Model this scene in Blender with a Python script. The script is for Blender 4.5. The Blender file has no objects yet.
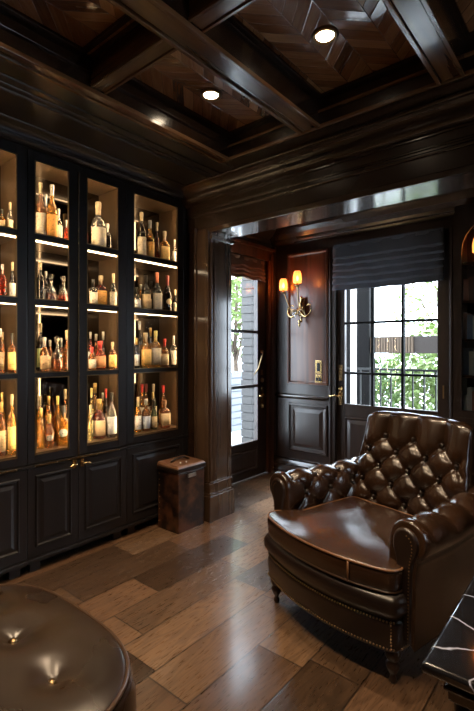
import bpy, math, random
from mathutils import Vector, Matrix
PI = math.pi
S = bpy.context.scene
COL = S.collection
random.seed(7)

# ------------------------------------------------------------------ materials
def nt(name):
    m = bpy.data.materials.new(name); m.use_nodes = True
    t = m.node_tree; t.nodes.clear()
    out = t.nodes.new('ShaderNodeOutputMaterial')
    return m, t, out
def P(t, **k):
    b = t.nodes.new('ShaderNodeBsdfPrincipled')
    for n, v in k.items():
        n = {'col': 'Base Color', 'rough': 'Roughness', 'metal': 'Metallic', 'trans': 'Transmission Weight',
             'coat': 'Coat Weight', 'coatr': 'Coat Roughness', 'ior': 'IOR', 'spec': 'Specular IOR Level', 'sheen': 'Sheen Weight',
             'em': 'Emission Color', 'ems': 'Emission Strength', 'sss': 'Subsurface Weight'}[n]
        if isinstance(v, (tuple, list)): v = (*v[:3], 1)
        b.inputs[n].default_value = v
    return b
def N(t, typ, **k):
    n = t.nodes.new(typ)
    for a, v in k.items(): setattr(n, a, v)
    return n
def L(t, a, b): t.links.new(a, b)
def math_(t, op, a, b=None, c=None):
    n = N(t, 'ShaderNodeMath', operation=op)
    for i, v in enumerate((a, b, c)):
        if v is None: continue
        if isinstance(v, (int, float)): n.inputs[i].default_value = v
        else: L(t, v, n.inputs[i])
    return n.outputs[0]
def ramp(t, fac, stops):
    r = N(t, 'ShaderNodeValToRGB'); e = r.color_ramp.elements
    while len(e) < len(stops): e.new(.5)
    for i, (p, c) in enumerate(stops): e[i].position = p; e[i].color = (*c, 1)
    L(t, fac, r.inputs[0]); return r.outputs[0]
def bump(t, h, strength, dist=.01):
    b = N(t, 'ShaderNodeBump'); b.inputs['Strength'].default_value = strength; b.inputs['Distance'].default_value = dist
    L(t, h, b.inputs['Height']); return b.outputs[0]
def mapping(t, scale=(1, 1, 1), rot=(0, 0, 0)):
    c = N(t, 'ShaderNodeTexCoord'); m = N(t, 'ShaderNodeMapping')
    m.inputs['Scale'].default_value = scale; m.inputs['Rotation'].default_value = rot
    L(t, c.outputs['Object'], m.inputs[0]); return m.outputs[0]
def plain(name, col, rough=.5, var=.06, **k):
    m, t, o = nt(name); b = P(t, col=col, rough=rough, **k)
    n = N(t, 'ShaderNodeTexNoise'); n.inputs['Scale'].default_value = 35; L(t, mapping(t), n.inputs['Vector'])
    r = N(t, 'ShaderNodeMapRange'); r.inputs[3].default_value = max(0, rough - var); r.inputs[4].default_value = min(1, rough + var)
    L(t, n.outputs[0], r.inputs[0]); L(t, r.outputs[0], b.inputs['Roughness'])
    L(t, b.outputs[0], o.inputs[0]); return m
def wood(name, c1, c2, rough=.25, axis=2, scale=14, coat=.3, bs=.08, spec=.5):
    m, t, o = nt(name); sc = [scale] * 3; sc[axis] = scale * .06
    n = N(t, 'ShaderNodeTexNoise'); n.inputs['Scale'].default_value = 1; n.inputs['Detail'].default_value = 6; n.inputs['Distortion'].default_value = .6
    L(t, mapping(t, sc), n.inputs['Vector'])
    b = P(t, rough=rough, coat=coat, coatr=.12, spec=spec)
    L(t, ramp(t, n.outputs[0], [(.3, c1), (.7, c2)]), b.inputs['Base Color'])
    L(t, bump(t, n.outputs[0], bs, .004), b.inputs['Normal'])
    L(t, b.outputs[0], o.inputs[0]); return m
def emit(name, col, s):
    m, t, o = nt(name); e = N(t, 'ShaderNodeEmission'); e.inputs[0].default_value = (*col, 1); e.inputs[1].default_value = s
    L(t, e.outputs[0], o.inputs[0]); return m
def pane_mat(name, tint=(1, 1, 1)):
    m, t, o = nt(name)
    tr = N(t, 'ShaderNodeBsdfTransparent'); tr.inputs[0].default_value = (*tint, 1)
    gl = N(t, 'ShaderNodeBsdfGlossy'); gl.inputs['Roughness'].default_value = .02
    lw = N(t, 'ShaderNodeLayerWeight'); lw.inputs[0].default_value = .5
    fr = math_(t, 'ADD', math_(t, 'MULTIPLY', math_(t, 'POWER', lw.outputs['Facing'], 4), .6), .012)
    mx = N(t, 'ShaderNodeMixShader'); L(t, fr, mx.inputs[0]); L(t, tr.outputs[0], mx.inputs[1]); L(t, gl.outputs[0], mx.inputs[2])
    L(t, mx.outputs[0], o.inputs[0]); return m
def leather(name, c1, c2, rough=.3, ns=4, coat=.35):
    m, t, o = nt(name)
    n = N(t, 'ShaderNodeTexNoise'); n.inputs['Scale'].default_value = ns; n.inputs['Detail'].default_value = 2; L(t, mapping(t), n.inputs['Vector'])
    v = N(t, 'ShaderNodeTexVoronoi'); v.inputs['Scale'].default_value = 260; L(t, mapping(t), v.inputs['Vector'])
    b = P(t, rough=rough, coat=coat, coatr=.22)
    L(t, ramp(t, n.outputs[0], [(.2 if ns < 9 else .38, c1), (.8 if ns < 9 else .66, c2)]), b.inputs['Base Color'])
    r = N(t, 'ShaderNodeMapRange'); r.inputs[3].default_value = rough - .05; r.inputs[4].default_value = rough + .08
    L(t, n.outputs[0], r.inputs[0]); L(t, r.outputs[0], b.inputs['Roughness'])
    L(t, bump(t, v.outputs[0], .12, .0015), b.inputs['Normal'])
    L(t, b.outputs[0], o.inputs[0]); return m
def tilt(t, nrm, rnd, amt):      # every veneer piece or plank lies at a very slightly different angle
    c = N(t, 'ShaderNodeVectorMath', operation='SUBTRACT'); L(t, rnd, c.inputs[0]); c.inputs[1].default_value = (.5, .5, .5)
    d = N(t, 'ShaderNodeVectorMath', operation='SCALE'); L(t, c.outputs[0], d.inputs[0]); d.inputs['Scale'].default_value = amt
    e = N(t, 'ShaderNodeVectorMath', operation='ADD'); L(t, nrm, e.inputs[0]); L(t, d.outputs[0], e.inputs[1])
    f = N(t, 'ShaderNodeVectorMath', operation='NORMALIZE'); L(t, e.outputs[0], f.inputs[0]); return f.outputs[0]
def floor_mat():
    m, t, o = nt('oak_planks')
    c = N(t, 'ShaderNodeTexCoord'); s = N(t, 'ShaderNodeSeparateXYZ'); L(t, c.outputs['Object'], s.inputs[0])
    X, Y = s.outputs[0], s.outputs[1]
    u = math_(t, 'DIVIDE', math_(t, 'ADD', X, 10.075), .25)
    row = math_(t, 'FLOOR', u)
    wn = N(t, 'ShaderNodeTexWhiteNoise', noise_dimensions='1D'); L(t, row, wn.inputs['W'])
    v = math_(t, 'DIVIDE', math_(t, 'ADD', Y, math_(t, 'MULTIPLY', wn.outputs[0], 3.1)), .86)
    col = math_(t, 'FLOOR', v)
    cx = N(t, 'ShaderNodeCombineXYZ'); L(t, row, cx.inputs[0]); L(t, col, cx.inputs[1])
    w2 = N(t, 'ShaderNodeTexWhiteNoise', noise_dimensions='3D'); L(t, cx.outputs[0], w2.inputs[0])
    fu = math_(t, 'FRACT', u); fv = math_(t, 'FRACT', v)
    eu = math_(t, 'MULTIPLY', math_(t, 'MINIMUM', fu, math_(t, 'SUBTRACT', 1, fu)), .25)
    ev = math_(t, 'MULTIPLY', math_(t, 'MINIMUM', fv, math_(t, 'SUBTRACT', 1, fv)), .86)
    gap = math_(t, 'MINIMUM', 1, math_(t, 'DIVIDE', math_(t, 'MINIMUM', eu, ev), .006))
    g = N(t, 'ShaderNodeCombineXYZ')
    L(t, math_(t, 'MULTIPLY', X, 9), g.inputs[0]); L(t, math_(t, 'MULTIPLY', Y, 1.1), g.inputs[1]); L(t, math_(t, 'MULTIPLY', w2.outputs[0], 40), g.inputs[2])
    n = N(t, 'ShaderNodeTexNoise'); n.inputs['Scale'].default_value = 1.1; n.inputs['Detail'].default_value = 3; n.inputs['Distortion'].default_value = .8; L(t, g.outputs[0], n.inputs['Vector'])
    rings = math_(t, 'PINGPONG', math_(t, 'MULTIPLY', n.outputs[0], 18), 1)
    n2 = N(t, 'ShaderNodeTexNoise'); n2.inputs['Scale'].default_value = 15; n2.inputs['Detail'].default_value = 5; L(t, g.outputs[0], n2.inputs['Vector'])
    tone = ramp(t, w2.outputs[0], [(0, (.045, .025, .014)), (.3, (.095, .054, .030)), (.65, (.205, .120, .066)), (.85, (.15, .078, .040)), (1, (.068, .045, .031))])
    gr = math_(t, 'ADD', math_(t, 'MULTIPLY', rings, .42), math_(t, 'MULTIPLY', n2.outputs[0], .42))
    gr = math_(t, 'ADD', gr, .38)
    mx = N(t, 'ShaderNodeVectorMath', operation='SCALE'); L(t, tone, mx.inputs[0]); L(t, math_(t, 'MULTIPLY', gr, math_(t, 'ADD', math_(t, 'MULTIPLY', gap, .94), .06)), mx.inputs['Scale'])
    b = P(t, rough=.3, coat=.5, coatr=.14)
    L(t, mx.outputs[0], b.inputs['Base Color'])
    L(t, math_(t, 'ADD', math_(t, 'MULTIPLY', n2.outputs[0], .14), .22), b.inputs['Roughness'])
    hgt = math_(t, 'ADD', math_(t, 'MULTIPLY', gap, .6), math_(t, 'MULTIPLY', gr, .3))
    L(t, tilt(t, bump(t, hgt, .22, .004), w2.outputs['Color'], .05), b.inputs['Normal'])
    L(t, b.outputs[0], o.inputs[0]); return m
def herring_mat():
    m, t, o = nt('herringbone_ceiling_veneer')
    c = N(t, 'ShaderNodeTexCoord'); s = N(t, 'ShaderNodeSeparateXYZ'); L(t, c.outputs['Object'], s.inputs[0])
    X, Y = s.outputs[0], s.outputs[1]
    u = math_(t, 'DIVIDE', math_(t, 'ADD', X, 10.02), .155); cu = math_(t, 'FLOOR', u)
    par = math_(t, 'SUBTRACT', math_(t, 'MULTIPLY', math_(t, 'MODULO', cu, 2), 2), 1)
    q = math_(t, 'ADD', Y, math_(t, 'MULTIPLY', par, X))
    w = math_(t, 'DIVIDE', math_(t, 'ADD', q, 20), .085); cw = math_(t, 'FLOOR', w)
    cx = N(t, 'ShaderNodeCombineXYZ'); L(t, cu, cx.inputs[0]); L(t, cw, cx.inputs[1])
    wn = N(t, 'ShaderNodeTexWhiteNoise', noise_dimensions='3D'); L(t, cx.outputs[0], wn.inputs[0])
    fu = math_(t, 'FRACT', u); fw = math_(t, 'FRACT', w)
    e = math_(t, 'MINIMUM', math_(t, 'MULTIPLY', math_(t, 'MINIMUM', fu, math_(t, 'SUBTRACT', 1, fu)), .155), math_(t, 'MULTIPLY', math_(t, 'MINIMUM', fw, math_(t, 'SUBTRACT', 1, fw)), .085))
    gap = math_(t, 'MINIMUM', 1, math_(t, 'DIVIDE', e, .003))
    g = N(t, 'ShaderNodeCombineXYZ'); L(t, math_(t, 'MULTIPLY', q, 30), g.inputs[0])
    L(t, math_(t, 'MULTIPLY', math_(t, 'SUBTRACT', X, math_(t, 'MULTIPLY', par, Y)), 3), g.inputs[1]); L(t, math_(t, 'MULTIPLY', wn.outputs[0], 20), g.inputs[2])
    n = N(t, 'ShaderNodeTexNoise'); n.inputs['Scale'].default_value = 1; n.inputs['Detail'].default_value = 5; n.inputs['Distortion'].default_value = 1; L(t, g.outputs[0], n.inputs['Vector'])
    base = ramp(t, math_(t, 'ADD', math_(t, 'MULTIPLY', wn.outputs[0], .5), math_(t, 'MULTIPLY', n.outputs[0], .5)), [(.15, (.12, .052, .020)), (.5, (.36, .175, .075)), (.85, (.62, .36, .17))])
    mx = N(t, 'ShaderNodeVectorMath', operation='SCALE'); L(t, base, mx.inputs[0]); L(t, math_(t, 'ADD', math_(t, 'MULTIPLY', gap, .7), .3), mx.inputs['Scale'])
    b = P(t, rough=.25, coat=1.0, coatr=.08); b.inputs['Coat IOR'].default_value = 1.9; L(t, mx.outputs[0], b.inputs['Base Color'])
    h = math_(t, 'ADD', gap, math_(t, 'ADD', math_(t, 'MULTIPLY', wn.outputs[0], .6), math_(t, 'MULTIPLY', n.outputs[0], .7)))
    L(t, tilt(t, bump(t, h, .5, .003), wn.outputs['Color'], .09), b.inputs['Normal']); L(t, tilt(t, bump(t, h, .3, .002), wn.outputs['Color'], .09), b.inputs['Coat Normal'])
    L(t, b.outputs[0], o.inputs[0]); return m
def marble_mat():
    m, t, o = nt('black_marble')
    mp = mapping(t)
    n = N(t, 'ShaderNodeTexNoise'); n.inputs['Scale'].default_value = 4; n.inputs['Detail'].default_value = 4; L(t, mp, n.inputs['Vector'])
    ad = N(t, 'ShaderNodeVectorMath', operation='MULTIPLY_ADD'); ad.inputs[1].default_value = (.12, .12, .12)
    L(t, n.outputs['Color'], ad.inputs[0]); L(t, mp, ad.inputs[2])
    v = N(t, 'ShaderNodeTexVoronoi', feature='DISTANCE_TO_EDGE'); v.inputs['Scale'].default_value = 5.2; L(t, ad.outputs[0], v.inputs['Vector'])
    b = P(t, rough=.12, coat=.5, coatr=.05)
    L(t, ramp(t, v.outputs[0], [(0, (.50, .53, .68)), (.008, (.25, .27, .36)), (.02, (.008, .008, .010)), (1, (.012, .012, .014))]), b.inputs['Base Color'])
    L(t, b.outputs[0], o.inputs[0]); return m
def label_mat(name, col, mark):
    m, t, o = nt(name)
    n = N(t, 'ShaderNodeTexNoise'); n.inputs['Scale'].default_value = 1; L(t, mapping(t, (60, 60, 160)), n.inputs['Vector'])
    b = P(t, rough=.55); L(t, ramp(t, n.outputs[0], [(.0, mark), (.36, mark), (.40, col), (1, col)]), b.inputs['Base Color'])
    L(t, b.outputs[0], o.inputs[0]); return m
def liquor(name, col, trans=.6):
    m, t, o = nt(name); b = P(t, col=col, rough=.04, trans=trans, ior=1.36, coat=1.0, coatr=.02)
    n = N(t, 'ShaderNodeTexNoise'); n.inputs['Scale'].default_value = 20; L(t, mapping(t), n.inputs['Vector']); L(t, bump(t, n.outputs[0], .05), b.inputs['Normal'])
    L(t, b.outputs[0], o.inputs[0]); return m

M = {}
M['ebony'] = wood('ebony_paint', (.006, .005, .005), (.011, .009, .009), .34, 2, 10, .12, .03)
M['panelwood'] = wood('dark_mahogany', (.015, .008, .006), (.032, .016, .010), .36, 2, 12, .15)
M['panelwood_x'] = wood('dark_mahogany_rail', (.024, .012, .007), (.050, .025, .013), .22, 0, 12, .6)
M['beamwood'] = wood('walnut_beam_y', (.075, .034, .014), (.20, .092, .038), .2, 1, 10, .6)
M['beamwood_x'] = wood('walnut_beam_x', (.075, .034, .014), (.20, .092, .038), .2, 0, 10, .6)
M['beamdark'] = wood('dark_beam_y', (.014, .008, .006), (.030, .015, .009), .24, 1, 10, .4)
M['beamdark_x'] = wood('dark_beam_x', (.014, .008, .006), (.030, .015, .009), .24, 0, 10, .4)
M['cornice'] = plain('dark_cornice_wood', (.014, .008, .005), .36, .004, coat=.2, coatr=.2)
M['crown'] = plain('dark_crown_wood', (.034, .018, .010), .26, .004, coat=.4, coatr=.14)
M['casing'] = wood('polished_casing', (.040, .023, .014), (.075, .043, .025), .2, 2, 16, .6, .03)
M['casing_x'] = wood('polished_casing_head', (.050, .030, .019), (.085, .050, .031), .14, 0, 16, 1.0)
M['burl'] = wood('burl_walnut', (.030, .009, .004), (.17, .050, .017), .32, 2, 9, .2, .1)
M['inner'] = wood('cabinet_interior', (.070, .041, .021), (.12, .072, .037), .35, 2, 10, .2)
M['shelfwood'] = wood('cabinet_shelf', (.05, .032, .02), (.085, .055, .034), .3, 1, 10, .3)
M['mirror'] = plain('smoked_mirror', (.12, .10, .08), .05, .004, metal=1.0)
M['brass'] = plain('aged_brass', (.62, .42, .19), .24, metal=1.0)
M['brassdark'] = plain('tarnished_brass', (.30, .20, .10), .32, metal=1.0)
M['steel'] = plain('brushed_steel', (.62, .61, .58), .3, metal=1.0)
M['iron'] = plain('black_iron', (.02, .02, .02), .45, metal=.6)
M['leather'] = leather('brown_leather', (.012, .006, .0033), (.038, .017, .0075), .22)
M['leatherseat'] = leather('worn_brown_leather', (.014, .0065, .0035), (.050, .022, .010), .22)
M['leatherdark'] = leather('dark_brown_leather', (.009, .005, .004), (.017, .009, .006), .32)
M['ottleather'] = leather('bronze_leather', (.013, .007, .004), (.028, .015, .0075), .27, 4, .2)
M['trunkleather'] = leather('mottled_trunk_leather', (.008, .004, .003), (.095, .036, .017), .3, 11)
M['trunktop'] = leather('tan_trunk_leather', (.09, .040, .020), (.24, .115, .06), .35)
M['piping'] = plain('tan_piping', (.15, .07, .03), .3)
M['pipedark'] = plain('dark_piping', (.05, .026, .014), .3)
M['floor'] = floor_mat()
M['herring'] = herring_mat()
M['marble'] = marble_mat()
M['navy'] = plain('slate_shade_fabric', (.055, .066, .090), .85, sheen=.3)
M['tanshade'] = plain('russet_shade_fabric', (.16, .075, .035), .8)
M['glass'] = pane_mat('clear_pane')
M['strip'] = emit('warm_strip_light', (1, .76, .48), 8)
M['fillstrip'] = emit('warm_hidden_fill_light', (1, .70, .38), 44)  # glow of the added fill strips hidden behind the door stiles
M['can'] = emit('downlight_lens', (1, .80, .56), 22)
M['bulb'] = emit('sconce_bulb', (1, .56, .22), 85)
M['lampbulb'] = emit('small_lamp_bulb', (1, .6, .28), 8)
m, t, o = nt('amber_shade_glass')
tr = N(t, 'ShaderNodeBsdfTransparent'); tr.inputs[0].default_value = (1, .66, .30, 1)
b = P(t, col=(.95, .60, .25), rough=.15, em=(1, .50, .15), ems=1.3)
mx = N(t, 'ShaderNodeMixShader'); mx.inputs[0].default_value = .42; L(t, tr.outputs[0], mx.inputs[1]); L(t, b.outputs[0], mx.inputs[2]); L(t, mx.outputs[0], o.inputs[0])
M['shadeglass'] = m
M['leaf'] = plain('leaf_green', (.075, .13, .025), .6)
M['leaf2'] = plain('leaf_bright_green', (.13, .19, .045), .6)
M['bark'] = plain('bark', (.10, .07, .05), .9)
M['paving'] = plain('pale_paving', (.55, .55, .54), .8)
M['whitepaint'] = plain('white_paint', (.72, .72, .70), .5)
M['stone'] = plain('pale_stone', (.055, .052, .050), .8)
M['outwood'] = plain('weathered_timber', (.085, .055, .033), .7)
M['outbrown'] = plain('brown_timber', (.022, .014, .010), .7)
M['outdark'] = plain('dark_timber', (.0035, .003, .003), .7, spec=.1)
M['siding'] = plain('pale_siding', (.17, .18, .20), .7)
M['plateivory'] = plain('switch_ivory', (.55, .45, .28), .4)

LIQ = {'amber': (.95, .42, .06), 'brown': (.42, .14, .03), 'dark': (.02, .012, .008), 'darkred': (.20, .025, .008), 'red': (.62, .06, .02),
       'copper': (.62, .20, .06), 'clear': (.80, .80, .74), 'yellow': (.90, .72, .28), 'green': (.10, .14, .04), 'blue': (.05, .08, .16)}
LAB = {'white': (.66, .58, .44), 'cream': (.62, .46, .26), 'tan': (.52, .36, .20), 'silver': (.55, .56, .55), 'gold': (.85, .55, .18), 'orange': (.88, .42, .09),
       'green': (.35, .42, .18), 'red': (.62, .10, .05), 'copper': (.60, .28, .12), 'grey': (.30, .29, .27), 'blue': (.36, .42, .50), 'badge': (.55, .54, .5), 'medal': (.78, .60, .36)}
CAP = {'cream': (.55, .44, .27), 'dark': (.02, .018, .015), 'silver': (.62, .6, .55), 'gold': (.72, .5, .18), 'red': (.60, .05, .04), 'maroon': (.28, .05, .04),
       'yellow': (.82, .70, .22), 'white': (.85, .85, .80), 'copper': (.62, .22, .12), 'darkred': (.22, .03, .02), 'brown': (.25, .12, .06), 'glass': (.75, .75, .72)}
for k, v in LIQ.items(): M['liq_' + k] = liquor('spirit_' + k, v, .92 if k == 'clear' else .74)
M['clearglass'] = liquor('bottle_glass', (.85, .84, .78), .92)
for k, v in LAB.items(): M['lab_' + k] = label_mat('paper_' + k, v, tuple(x * .45 for x in v))
for k, v in CAP.items(): M['cap_' + k] = plain('cap_' + k, v, .3, metal=.7 if k in ('silver', 'gold', 'copper') else 0.0)

# ------------------------------------------------------------------ mesh builder
class MB:
    def __init__(s): s.v = []; s.f = []; s.sm = []; s.mi = []
    def add(s, vs, fs, smooth=False, mi=0):
        n = len(s.v); s.v += [tuple(p) for p in vs]
        for f in fs: s.f.append(tuple(i + n for i in f)); s.sm.append(smooth); s.mi.append(mi)
        return s
    def box(s, x0, x1, y0, y1, z0, z1, mi=0):
        if x0 > x1: x0, x1 = x1, x0
        if y0 > y1: y0, y1 = y1, y0
        if z0 > z1: z0, z1 = z1, z0
        v = [(x0, y0, z0), (x1, y0, z0), (x1, y1, z0), (x0, y1, z0), (x0, y0, z1), (x1, y0, z1), (x1, y1, z1), (x0, y1, z1)]
        return s.add(v, [(3, 2, 1, 0), (4, 5, 6, 7), (0, 1, 5, 4), (1, 2, 6, 5), (2, 3, 7, 6), (3, 0, 4, 7)], mi=mi)
    def grid(s, rows, closed=False, smooth=True, cap0=False, cap1=False, mi=0):
        n = len(s.v); R = len(rows); K = len(rows[0])
        for r in rows: s.v += [tuple(p) for p in r]
        for i in range(R - 1):
            for j in range(K if closed else K - 1):
                k = (j + 1) % K
                s.f.append((n + i * K + j, n + i * K + k, n + (i + 1) * K + k, n + (i + 1) * K + j)); s.sm.append(smooth); s.mi.append(mi)
        if cap0: s.f.append(tuple(n + j for j in reversed(range(K)))); s.sm.append(False); s.mi.append(mi)
        if cap1: s.f.append(tuple(n + (R - 1) * K + j for j in range(K))); s.sm.append(False); s.mi.append(mi)
        return s
    def lathe(s, prof, c=(0, 0, 0), n=16, e=2.0, sx=1, sy=1, mi=0, smooth=True):
        rows = []
        for r, z in prof:
            row = []
            for k in range(n):
                a = 2 * PI * k / n; ca, sa = math.cos(a), math.sin(a)
                q = 1 / (abs(ca) ** e + abs(sa) ** e) ** (1 / e)
                row.append((c[0] + r * q * ca * sx, c[1] + r * q * sa * sy, c[2] + z))
            rows.append(row)
        return s.grid(rows, True, smooth, prof[0][0] > 1e-5, prof[-1][0] > 1e-5, mi)
    def tube(s, pts, r, n=8, mi=0, closed=False):
        pts = [Vector(p) for p in pts]; K = len(pts); rows = []
        d0 = (pts[1] - pts[0]).normalized(); up = Vector((0, 0, 1)) if abs(d0.z) < .9 else Vector((1, 0, 0))
        for i, p in enumerate(pts):
            if closed: d = pts[(i + 1) % K] - pts[i - 1]
            else: d = pts[min(i + 1, K - 1)] - pts[max(i - 1, 0)]
            d.normalize(); a = d.cross(up)
            if a.length < 1e-4: a = d.orthogonal()
            a.normalize(); b = d.cross(a).normalized(); up = -b if (-b).dot(up) > 0 else b
            rr = r[i] if isinstance(r, (list, tuple)) else r
            rows.append([p + (a * math.cos(2 * PI * k / n) + b * math.sin(2 * PI * k / n)) * rr for k in range(n)])
        if closed: rows.append(rows[0])
        return s.grid(rows, True, True, not closed, not closed, mi)
    def ball(s, c, r, n=10, m=6, sz=1, mi=0):
        return s.lathe([(max(r * math.sin(PI * k / m), 0), -r * sz * math.cos(PI * k / m)) for k in range(m + 1)], c, n, mi=mi)
    def sweepY(s, prof, y0, y1, mi=0, smooth=False):   # closed profile (x,z)
        s.grid([[(x, y0, z) for x, z in prof], [(x, y1, z) for x, z in prof]], True, smooth, True, True, mi); return s
    def sweepX(s, prof, x0, x1, mi=0, smooth=False):   # closed profile (y,z)
        s.grid([[(x0, y, z) for y, z in prof], [(x1, y, z) for y, z in prof]], True, smooth, True, True, mi); return s
    def sweepZ(s, prof, z0, z1, mi=0, smooth=False):
        s.grid([[(x, y, z0) for x, y in prof], [(x, y, z1) for x, y in prof]], True, smooth, True, True, mi); return s
    # raised rectangle frame/panel on a vertical plane. ax 'x': plane normal +x at x=p, u=y ; ax 'y': plane normal -y at y=p, u=x
    def pt(s, ax, p, u, z, d): return (p + d, u, z) if ax == 'x' else (u, p - d, z)
    def raised(s, ax, p, u0, u1, z0, z1, steps, mi=0):
        rows = []
        for ins, d in steps:
            rows.append([s.pt(ax, p, u0 + ins, z0 + ins, d), s.pt(ax, p, u1 - ins, z0 + ins, d), s.pt(ax, p, u1 - ins, z1 - ins, d), s.pt(ax, p, u0 + ins, z1 - ins, d)])
        n = len(s.v); s.grid(rows, True, False, False, True, mi); return s
    def slab(s, ax, p, u0, u1, z0, z1, d0, d1, mi=0):
        a = s.pt(ax, p, u0, z0, d0); b = s.pt(ax, p, u1, z1, d1)
        return s.box(a[0], b[0], a[1], b[1], a[2], b[2], mi)

W = {}   # world matrices of roots and parts
def build(name, mb, mats, parent=None, world=False, bevel=0, seg=2, loc=None, sub=0):
    me = bpy.data.meshes.new(name)
    vs = mb.v
    if parent is not None and world:
        Mi = W[parent.name].inverted(); vs = [tuple(Mi @ Vector(v)) for v in vs]
    if loc is not None: vs = [(v[0] - loc[0], v[1] - loc[1], v[2] - loc[2]) for v in vs]
    me.from_pydata(vs, [], mb.f)
    for m_ in (mats if isinstance(mats, (list, tuple)) else [mats]): me.materials.append(M[m_])
    me.polygons.foreach_set('use_smooth', mb.sm); me.polygons.foreach_set('material_index', mb.mi)
    import bmesh
    bm = bmesh.new(); bm.from_mesh(me); bmesh.ops.recalc_face_normals(bm, faces=bm.faces); bm.to_mesh(me); bm.free()
    me.update()
    o = bpy.data.objects.new(name, me); COL.objects.link(o)
    if parent is not None: o.parent = parent; W[o.name] = W[parent.name]
    elif loc is not None: o.location = loc; W[o.name] = Matrix.Translation(loc)
    else: W[o.name] = Matrix.Identity(4)
    if bevel:
        b = o.modifiers.new('bevel', 'BEVEL'); b.width = bevel; b.segments = seg; b.limit_method = 'ANGLE'; b.angle_limit = .6
    if sub:
        b = o.modifiers.new('subd', 'SUBSURF'); b.levels = sub; b.render_levels = sub
    return o
def tag(o, label, cat, group=None, kind=None):
    o['label'] = label; o['category'] = cat
    if group: o['group'] = group
    if kind: o['kind'] = kind
    return o
def thing(name, label, cat, loc=(0, 0, 0), rz=0, group=None):
    o = bpy.data.objects.new(name, None); COL.objects.link(o); o.empty_display_size = .1
    o.location = loc; o.rotation_euler = (0, 0, rz)
    W[o.name] = Matrix.Translation(loc) @ Matrix.Rotation(rz, 4, 'Z')
    return tag(o, label, cat, group)
def arc(cx, cz, r, a0, a1, n=7):
    return [(cx + r * math.cos(math.radians(a0 + (a1 - a0) * k / n)), cz + r * math.sin(math.radians(a0 + (a1 - a0) * k / n))) for k in range(n + 1)]
def struct(name, mb, mats, bevel=0, label=None):
    o = build(name, mb, mats, bevel=bevel); o['kind'] = 'structure'
    o['label'] = label or name.replace('_', ' '); return o

# ------------------------------------------------------------------ room shell
YB, YC, YE = 2.775, 3.02, 4.40         # opening front, opening rear, entry back wall
XL, XR, YF = -3.25, 2.0, -1.6
HO = 2.465                             # head height of the opening
struct('floor', MB().box(-3.4, 2.15, -1.75, 4.55, -.1, 0), 'floor', label='wide brown oak plank floor with a satin finish')
struct('wall_left', MB().box(XL - .12, XL, YF, YB, 0, 3.06), 'panelwood', label='dark panelled wall behind the glass cabinets')
struct('wall_front', MB().box(XL - .12, XR + .12, YF - .12, YF, 0, 3.06), 'panelwood', label='dark panelled wall behind the camera')
w = MB(); wy0, wy1, wz0, wz1 = 1.5, 2.3, 1.3, 2.3       # out-of-view window, added to the right wall as extra daylight
w.box(XR, XR + .12, YF, wy0, 0, 3.06).box(XR, XR + .12, wy1, YE + .1, 0, 3.06).box(XR, XR + .12, wy0, wy1, 0, wz0).box(XR, XR + .12, wy0, wy1, wz1, 3.06)
struct('wall_right', w, 'panelwood', label='dark panelled wall on the right')
w = MB()
for a in (wy0, (wy0 + wy1) / 2 - .02, wy1 - .04): w.box(XR + .02, XR + .07, a, a + .04, wz0, wz1)
for z in (wz0, (wz0 + wz1) / 2, wz1 - .04): w.box(XR + .02, XR + .07, wy0, wy1, z, z + .04)
wn = struct('added_window', w, 'panelwood', label='unseen dark framed window added to the right wall for extra daylight')
build('added_window_pane', MB().box(XR + .04, XR + .046, wy0, wy1, wz0, wz1), 'glass', wn)

# partition with the wide cased opening
w = MB().box(XL, -2.60, YB, YC, 0, 3.06).box(-2.60, 1.2, YB, YC, HO, 3.06).box(1.2, XR, YB, YC, 0, 3.06)
struct('wall_partition', w, 'panelwood_x', label='dark wood partition wall with a wide cased opening')
w = MB()
w.box(-2.615, -2.585, YB - .012, YC + .012, .33, HO - .015, 0)                     # reveal board
w.box(-2.768, -2.612, YB - .022, YB, .33, HO + .015, 0).box(-2.768, -2.742, YB - .034, YB - .02, .33, HO + .04, 0).box(-2.63, -2.60, YB - .03, YB - .02, .33, HO, 0)
w.box(-2.588, -2.578, YB + .02, YB + .045, .33, HO - .05).box(-2.588, -2.578, YC - .05, YC - .02, .33, HO - .05)
w.box(-2.60, -2.565, YB - .02, YC + .02, HO - .075, HO - .04)
struct('trim_1', w, 'casing', .004, 'polished brown door casing on the left of the wide opening')
w = MB()
w.box(-2.60, 1.2, YB - .012, YC + .012, HO - .018, HO + .002, 0)                   # soffit board
w.box(-2.77, 1.2, YB - .02, YB, HO - .018, HO + .022, 0)
struct('trim_2', w, 'casing_x', .003, 'polished head board of the wide opening')
# plinth block
w = MB()
w.box(-2.79, -2.565, YB - .045, YC + .03, 0, .215).box(-2.785, -2.572, YB - .035, YC + .022, .215, .235)
w.box(-2.785, -2.578, YB - .032, YC + .018, .235, .32)
w.box(-2.775, -2.582, YB - .026, YC + .012, .32, .34)
struct('trim_3', w, 'casing', .006, 'stepped plinth block at the foot of the column')
# entablature above the opening (swept profile, towards -Y)
def prof_y(pts): return [(YB - d, z) for d, z in pts]
pr = [(0, HO + .02), (.022, HO + .022), (.022, 2.592)] + arc(.024, 2.606, .014, -90, 90) + [(.022, 2.622), (.022, 2.634)] + arc(.024, 2.642, .008, -90, 90) + [(.026, 2.652), (.030, 2.70), (.045, 2.702), (.045, 2.712)]
pr += arc(.047, 2.762, .050, -90, 0) + arc(.155, 2.762, .058, 180, 118, 5) + [(.135, 2.818), (.150, 2.818)] + arc(.150, 2.832, .014, -90, 60, 6) + [(.185, 2.846), (.245, 2.846), (.245, 2.852), (0, 2.852)]
struct('trim_4', MB().sweepX(prof_y(pr), -2.87, XR), 'crown', 0, 'dark stepped crown moulding above the opening')
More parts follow.
